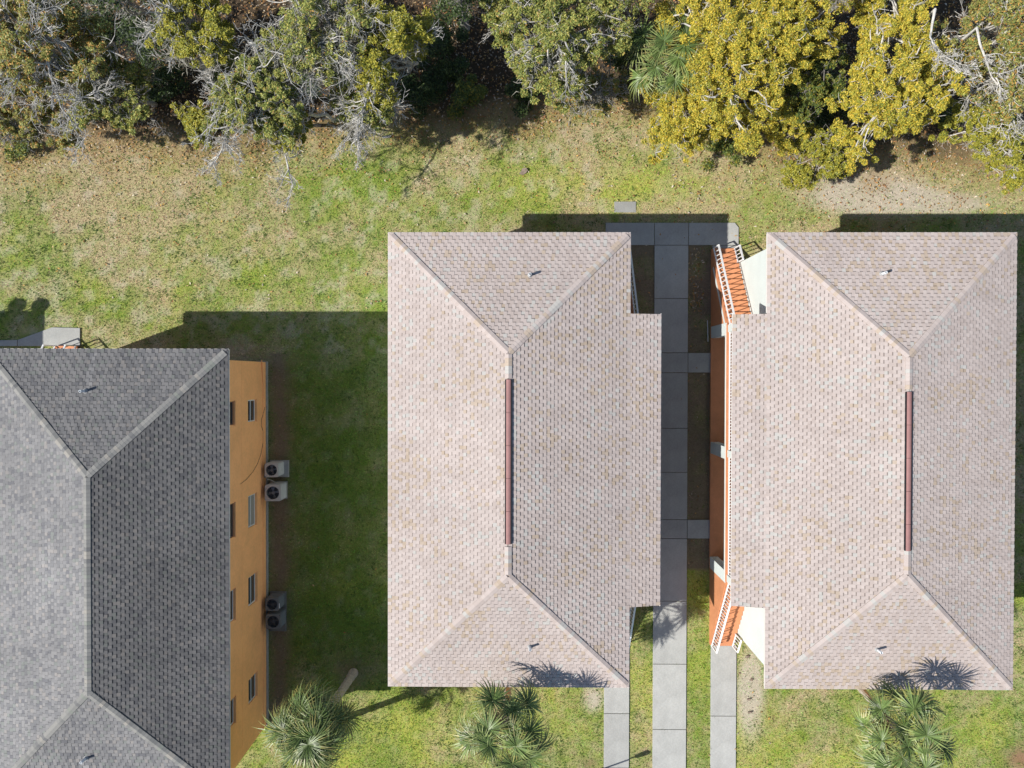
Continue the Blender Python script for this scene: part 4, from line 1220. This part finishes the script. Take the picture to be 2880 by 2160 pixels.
# bare branch tips that reach out over the lawn
def limb(label, base, pts_px, r, seed, n=9, spray=0.8):
    """a dead standing tree: a bare leaning stem from its foot through the given points, with forks"""
    rs = np.random.default_rng(seed)
    pts = [np.array(PD(u, v, z)) for u, v, z in pts_px]
    base = (pts[0][0] + 0.15, max(pts[0][1] + 0.35, float(treeline(pts[0][0])) + 0.6))
    o = np.array([base[0], base[1], 0.0])
    foot = np.array([base[0], base[1], -0.1])
    stem = [foot, foot + (pts[0] - foot) * 0.35 + np.array([0.05, 0.05, 0.15]), foot + (pts[0] - foot) * 0.7 + np.array([0.03, 0.03, 0.15])]
    full = stem + pts
    fine = []
    for a, b in zip(full[:-1], full[1:]):
        L_ = np.linalg.norm(b - a)
        for t in (0, 0.5): fine.append(a + (b - a) * t + (rs.normal(size=3) * 0.05 * L_ if t else 0))
    fine.append(full[-1])
    m = MB(); k = len(fine) - 1
    m.tube([p - o for p in fine], [r * (1.5 - 1.35 * i / k) for i in range(k + 1)], 6, cap=False)
    for _ in range(n):
        t = rs.uniform(0.2, 1.0) * (len(pts) - 1); j = min(int(t), len(pts) - 2)
        p = pts[j] + (pts[j + 1] - pts[j]) * (t - j); d = pts[j + 1] - pts[j]; d /= np.linalg.norm(d)
        bare_spray(m, rs, p - o, d + rs.normal(size=3) * 0.7, spray * rs.uniform(0.5, 1.1), r * 0.4, 0)
    root = empty('dead_tree', (o[0], o[1], 0)); tag(root, label, 'tree', 'trees along the edge of the wood')
    m.build('trunk', M['bark_pale'], root)
limb('leaning bare tree with a silver fork reaching farthest onto the lawn', None, ((640, 250, 5.8), (628, 310, 5.6), (622, 360, 5.2), (632, 400, 4.6), (620, 440, 4.0)), 0.06, 301, n=18, spray=0.75)
limb('bare silver tree with a drooping spray left of the lime green crown', None, ((520, 190, 6.6), (500, 260, 6.4), (480, 320, 6.0), (455, 360, 5.4)), 0.06, 302, n=20, spray=0.8)
limb('bare crooked silver tree in the left of the wood', None, ((80, 70, 7.2), (105, 140, 7.0), (120, 190, 6.6), (150, 255, 6.0), (190, 300, 5.4)), 0.06, 303, n=18, spray=0.9)
limb('bare silver tree bending over the shadowed lawn in the middle', None, ((800, 150, 6.6), (790, 220, 6.4), (770, 280, 6.0), (775, 325, 5.4)), 0.07, 304, n=22, spray=0.8)
limb('bare pale tree forked beside the right hand golden crown', None, ((2020, 20, 7.6), (2010, 80, 7.6), (2035, 130, 7.4), (2080, 160, 7.2)), 0.06, 306, n=14, spray=0.9)
limb('bare twiggy tree curling up in the left middle of the wood', None, ((545, 150, 6.6), (480, 250, 6.0), (470, 200, 6.2), (450, 160, 6.4)), 0.05, 307, n=14, spray=0.6)
limb('bare twiggy tree hanging over the rusty crown at the left edge', None, ((60, 150, 6.6), (110, 210, 6.4), (170, 215, 6.2), (230, 190, 6.0)), 0.06, 308, n=16, spray=0.8)
limb('bare pale tree with long twigs at the right edge of the picture', None, ((2110, 60, 7.6), (2130, 130, 7.4), (2170, 200, 7.0), (2190, 260, 6.4)), 0.055, 309, n=18, spray=0.9)
# understory
def shrub(label, u, v, r, h, pal, n, seed):
    rs = np.random.default_rng(seed)
    c = PD(u, v, h * 0.5)
    root = empty('shrub', (c.x, c.y, 0)); tag(root, label, 'shrub', 'shrubs under the trees')
    k = 14
    cs = np.stack([rs.normal(0, r * 0.45, k), rs.normal(0, r * 0.45, k), rs.uniform(0.25, h, k)], 1)
    v_, cc = leaf_cards(rs, cs, rs.uniform(0.25, 0.5, k) * r, [n // k] * k, pal, (0.05, 0.085))
    link('foliage', np_mesh('foliage', v_, 4, cc, M['leaf']), root)
    m = MB()
    for p in cs: m.tube([(rs.normal(0, 0.05), rs.normal(0, 0.05), -0.05), (p[0] * 0.5, p[1] * 0.5, p[2] * 0.6), tuple(p)], [0.022, 0.016, 0.008], 4)
    m.build('stem', M['bark'], root)
for i, (u, v, r, h, pal, n, lab) in enumerate((
        (960, 175, 1.1, 1.5, 'dark', 4200, 'dark green shrub standing in the gap of the wood'), (1010, 210, 0.9, 1.2, 'green', 3000, 'glossy green shrub at the mouth of the gap'),
        (900, 210, 0.9, 1.3, 'dark', 3000, 'dark shrub left of the gap under the yellow green tree'), (940, 90, 1.3, 2.2, 'dark', 4200, 'tall dark shrub deep in the gap'),
        (1130, 200, 0.9, 1.2, 'dark', 2600, 'dark shrub at the foot of the mossy oak'), (650, 150, 1.2, 2.0, 'dark', 3600, 'dark shrub beneath the leafless mossy tree'),
        (330, 100, 1.4, 2.2, 'dark', 4500, 'broad dark shrub between the left hand trees'), (215, 60, 1.2, 2.0, 'dark', 3500, 'dark shrub near the rusty tree'),
        (350, 190, 1.1, 1.6, 'dark', 3200, 'dark shrub beside the orange leaf litter'), (750, 170, 1.0, 1.6, 'dark', 3000, 'dark shrub behind the dead silver tree'),
        (480, 120, 1.1, 1.8, 'green', 3200, 'mid green shrub under the yellow green tree'), (1360, 130, 1.0, 1.8, 'dark', 3000, 'dark shrub in the shade beside the fan palm'),
        (1735, 160, 1.3, 2.4, 'dark', 4000, 'dark shrub in the deep gap between the golden crowns'), (1790, 250, 1.0, 1.6, 'dark', 3000, 'dark shrub at the front of the golden gap'),
        (2060, 250, 1.0, 1.6, 'dark', 2600, 'dark shrub between the golden and the rusty tree'), (40, 320, 0.7, 0.9, 'green', 1600, 'small green shrub at the left edge of the lawn'),
        (430, 270, 0.8, 1.3, 'lime', 2600, 'lime green rounded shrub in the left of the wood'), (160, 200, 1.0, 1.5, 'rust', 2600, 'rusty shrub below the silver limbs'),
        (1560, 310, 0.9, 1.2, 'green', 2400, 'green shrub in the shade under the golden crown'))):
    shrub(lab, u, v, r, h, pal, n, 400 + i)

# ------------------------------------------------------------------ palms
def frond_mesh(seed, droop, hinge, fan=0.66, pet=0.85, n=32, wid=0.021, dead=False):
    """fan leaf: stalk along +x from the origin, blades spread from its end; the blade hinges down from the stalk"""
    rs = random.Random(seed)
    m = MB()
    pc = (0.20, 0.22, 0.07)
    pts = [(pet * t, 0, 0.08 * math.sin(math.pi * 0.5 * t) - droop * 0.10 * t * t) for t in (0, 0.33, 0.66, 1.0)]
    m.tube(pts, [0.030, 0.021, 0.015, 0.011], 5, pc)
    hub = Vector(pts[-1])
    rot = Matrix.Rotation(math.radians(hinge), 3, 'Y')
    for k in range(n):
        a = math.radians(-160 + 320 * k / (n - 1)) + rs.uniform(-0.05, 0.05)
        L_ = fan * (1 - 0.28 * (abs(a) / 2.8) ** 2) * rs.uniform(0.82, 1.1)
        w = wid * rs.uniform(0.8, 1.2)
        lift = 0.20 * abs(math.sin(a)) + rs.uniform(-0.10, 0.10)
        tone = rs.uniform(0.55, 1.35)
        g = (0.115 * tone, 0.172 * tone, 0.046 * tone)
        tip = (0.29 * tone, 0.325 * tone, 0.115 * tone) if rs.random() > 0.3 else (0.38 * tone, 0.30 * tone, 0.10 * tone)
        if dead: g = (0.24 * tone, 0.165 * tone, 0.085 * tone); tip = (0.30 * tone, 0.22 * tone, 0.12 * tone)
        d = Vector((math.cos(a), math.sin(a), 0)); s_ = Vector((-d.y, d.x, 0))
        curve_ = droop * rs.uniform(0.6, 1.4)
        N_ = 4
        st = []
        for i in range(N_ + 1):
            t = i / N_
            p = hub + rot @ (d * (L_ * t * (1 - 0.10 * curve_ * t)) + Vector((0, 0, lift * L_ * t - curve_ * 0.42 * L_ * t * t * t)))
            ww = w * (0.5 + 1.0 * t if t < 0.5 else 1.0 * (1.04 - t) * 2)
            st.append((p - rot @ (s_ * ww), p + Vector((0, 0, -0.010 * (1 - t))), p + rot @ (s_ * ww)))
        for i in range(N_):
            c_ = tuple(g[j] * (1 - i / N_) + tip[j] * (i / N_) for j in range(3)) if i > 1 else g
            m.poly([st[i][0], st[i][1], st[i + 1][1], st[i + 1][0]], c_); m.poly([st[i][1], st[i][2], st[i + 1][2], st[i + 1][1]], c_)
    return m.mesh('frond', M['palm_leaf'])

FRONDS = [frond_mesh(1, 0.45, 40, 0.74, 0.80), frond_mesh(2, 0.75, 30, 0.78, 0.95), frond_mesh(3, 1.1, 20, 0.74, 0.95)]
DEAD = frond_mesh(9, 2.0, 10, 0.6, 0.7, 22, 0.015, True)
FRONDS_L = [frond_mesh(4, 0.9, 48, 0.92, 0.60, 44, 0.015), frond_mesh(5, 1.3, 42, 0.98, 0.85, 44, 0.015), frond_mesh(6, 1.6, 30, 0.92, 0.95, 44, 0.015)]

def palm(label, base, top, nf, seed, meshes=FRONDS, trunk=0.15, spread=1.0, scale=1.0, el_range=(78, -25)):
    rs = random.Random(seed)
    root = empty('palm_tree', (base[0], base[1], 0)); tag(root, label, 'palm tree', 'fan palms')
    o = Vector((base[0], base[1], 0)); T = Vector(top) - o
    m = MB()
    n = 26
    pts, rad = [], []
    for i in range(n + 1):
        t = i / n
        bend = math.sin(math.pi * t) * 0.12
        pts.append((T.x * t * (0.7 + 0.3 * t) + bend * 0.3, T.y * t * (0.7 + 0.3 * t), -0.1 + (T.z + 0.0) * t))
        r = trunk * (1.35 - 1.6 * t if t < 0.12 else 1.12 - 0.2 * t)
        rad.append(r * (1.05 if i % 2 else 0.95))
    m.tube(pts, rad, 12)
    m.build('trunk', M['palm_trunk'], root)
    bo = MB()
    for k in range(16):    # old leaf bases under the crown
        a = k * 2.4; z = T.z - 0.55 + 0.03 * k
        d = Vector((math.cos(a), math.sin(a), 0))
        bo.bar(Vector((T.x, T.y, z)) + d * trunk * 0.8, Vector((T.x, T.y, z + 0.22)) + d * (trunk + 0.12), 0.07, 0.03)
    bo.build('leaf_base', M['palm_trunk'], root)
    for k in range(nf):
        t = (k + 0.5) / nf
        az = k * 2.39996 + rs.uniform(-0.5, 0.5)
        el = math.radians(el_range[0] + (el_range[1] - el_range[0]) * (t ** 0.85) + rs.uniform(-8, 8))
        me = meshes[min(2, int(t * 3))]
        q_ = Euler((rs.uniform(-0.7, 0.7), 0, 0)).to_quaternion()
        rot = Euler((0, -el, az)).to_matrix().to_4x4() @ q_.to_matrix().to_4x4()
        s_ = scale * rs.uniform(0.75, 1.15)
        mt = Matrix.Translation(T + Vector((0, 0, 0.02 - 0.25 * t))) @ rot @ Matrix.Scale(s_, 4)
        link('frond', me, root, matrix=mt)
    for k in range(4):     # dead leaves hang under the crown
        rot = Euler((0, math.radians(rs.uniform(55, 75)), rs.uniform(0, 6.28))).to_matrix().to_4x4()
        link('dead_frond', DEAD, root, matrix=Matrix.Translation(T + Vector((0, 0, -0.4))) @ rot @ Matrix.Scale(scale, 4))
    return root
pA = PD(668, 1585, 5.4); pAb = PD(764, 1453, 0)
palm('dense shaggy fan palm at the corner of the orange wall', (pAb.x, pAb.y), (pA.x, pA.y, 5.4), 40, 51, FRONDS_L, 0.17, scale=1.2, el_range=(80, -25))
pB = PD(1086, 1598, 7.4)
palm('slender fan palm with open crown south of the middle house', (pB.x + 0.15, pB.y + 0.05), (pB.x, pB.y, 7.4), 20, 52, FRONDS, 0.14, scale=1.36, el_range=(68, -30))
pC = PD(1958, 1600, 7.4)
palm('slender fan palm with open crown south of the right house', (pC.x + 0.35, pC.y + 0.25), (pC.x, pC.y, 7.4), 21, 59, FRONDS, 0.14, scale=1.34, el_range=(68, -30))
pD = Vector((-8.63, -16.15, 5.4))
palm('open crowned fan palm at the lower edge next to the shaggy one', (pD.x, pD.y), (pD.x, pD.y, 5.4), 18, 54, FRONDS, 0.14)
pE = PD(1448, 118, 5.5)
palm('fan palm half hidden by the golden tree at the edge of the wood', (pE.x + 0.5, pE.y + 0.2), (pE.x, pE.y, 5.5), 18, 55, FRONDS, 0.16, scale=1.25, el_range=(65, -20))
palm('fan palm beside the far right house corner', (25.6, -12.6), (25.5, -12.8, 4.6), 20, 56, FRONDS, 0.14)

# ------------------------------------------------------------------ small things
# lamp post below the frame whose shadow lies across the west path
tipg = P(1830, 2113); hz = 3.9
bx_, by_ = tipg.x - 0.969 * hz, tipg.y - 0.354 * hz
lp = empty('lamp_post', (bx_, by_, 0)); tag(lp, 'slim dark lamp post just below the picture, its shadow across the path', 'lamp post')
m = MB(); m.lathe([(0.09, -0.05), (0.09, 0.06), (0.05, 0.12), (0.038, 0.3), (0.034, hz - 0.75)], (0, 0, 0), 10); m.build('post', M['steel'], lp)
m = MB(); m.lathe([(0.034, hz - 0.75), (0.09, hz - 0.70), (0.12, hz - 0.2), (0.13, hz - 0.18), (0.05, hz - 0.03), (0.01, hz)], (0, 0, 0), 10); m.build('lantern', M['steel'], lp)

def scrap(name, label, cat, u, v, mtl, s=0.16, seed=0, group='litter at the edge of the wood', el=0.5, z0=0.03):
    """crumpled sheet of litter with a little thickness"""
    rs = random.Random(seed); c = PD(u, v)
    m = MB(); n = 7; ring = []
    for k in range(n):
        a = 2 * math.pi * k / n; r = s * rs.uniform(0.5, 1.0)
        ring.append(Vector((r * math.cos(a), r * el * math.sin(a) + 0.2 * r * math.cos(a), rs.uniform(0.0, s * 0.45))))
    ctr = Vector((0, 0, s * 0.3))
    for k in range(n):
        p, q_ = ring[k], ring[(k + 1) % n]
        m.poly([ctr, p, q_]); d = Vector((0, 0, -0.02)); m.poly([p, p + d, q_ + d, q_])
    o = m.build(name, mtl, None, (c.x, c.y, z0))
    tag(o, label, cat, group)
scrap('paper_scrap', 'small white scrap at the wood edge below the mossy oak', 'litter', 1250, 240, M['rag_w'], 0.12, 1)
scrap('plastic_bag', 'pale crumpled bag under the golden branches, left of the blue scrap', 'litter', 1413, 275, M['rag_w'], 0.15, 2)
scrap('plastic_scrap', 'light blue plastic scrap under the golden branches', 'litter', 1438, 278, M['rag_b'], 0.13, 3)
scrap('plastic_bag', 'white bag in the shade right of the blue scrap', 'litter', 1480, 272, M['rag_w'], 0.17, 4)
scrap('bark_chunk', 'dark chunk of dead wood lying alone on the lawn', 'dead wood', 1131, 371, M['log'], 0.24, 5, 'dead wood on the lawn', 0.7)
scrap('bark_chunk', 'pale broken piece of wood near the silver dead branches', 'dead wood', 835, 297, M['bark_pale'], 0.28, 6, 'dead wood on the lawn', 0.35)
scrap('bark_chunk', 'dark piece of wood on the sandy bed beside the right footpath', 'dead wood', 1622, 1468, M['log'], 0.14, 7, 'dead wood on the lawn', 0.7)
scrap('bark_chunk', 'dark piece of wood at the middle of the sandy bed', 'dead wood', 1618, 1510, M['log'], 0.13, 8, 'dead wood on the lawn', 0.6)
scrap('bark_chunk', 'dark piece of wood at the lower end of the sandy bed', 'dead wood', 1620, 1538, M['log'], 0.15, 9, 'dead wood on the lawn', 0.5)
scrap('bark_chunk', 'dark piece of wood at the top of the sandy bed by the short rail', 'dead wood', 1614, 1418, M['log'], 0.13, 10, 'dead wood on the lawn', 0.6)
a_, b_ = P(1989, 901), P(1990.5, 961)
m = MB(); m.tube([(0, 0, 0.05), ((b_.x - a_.x) * 0.5, (b_.y - a_.y) * 0.5, 0.06), (b_.x - a_.x, b_.y - a_.y, 0.05)], 0.016, 8)
tag(m.build('plastic_pipe', M['pvc'], None, (a_.x, a_.y, 0)), 'thin white plastic pipe lying in the shaded bed', 'pipe')
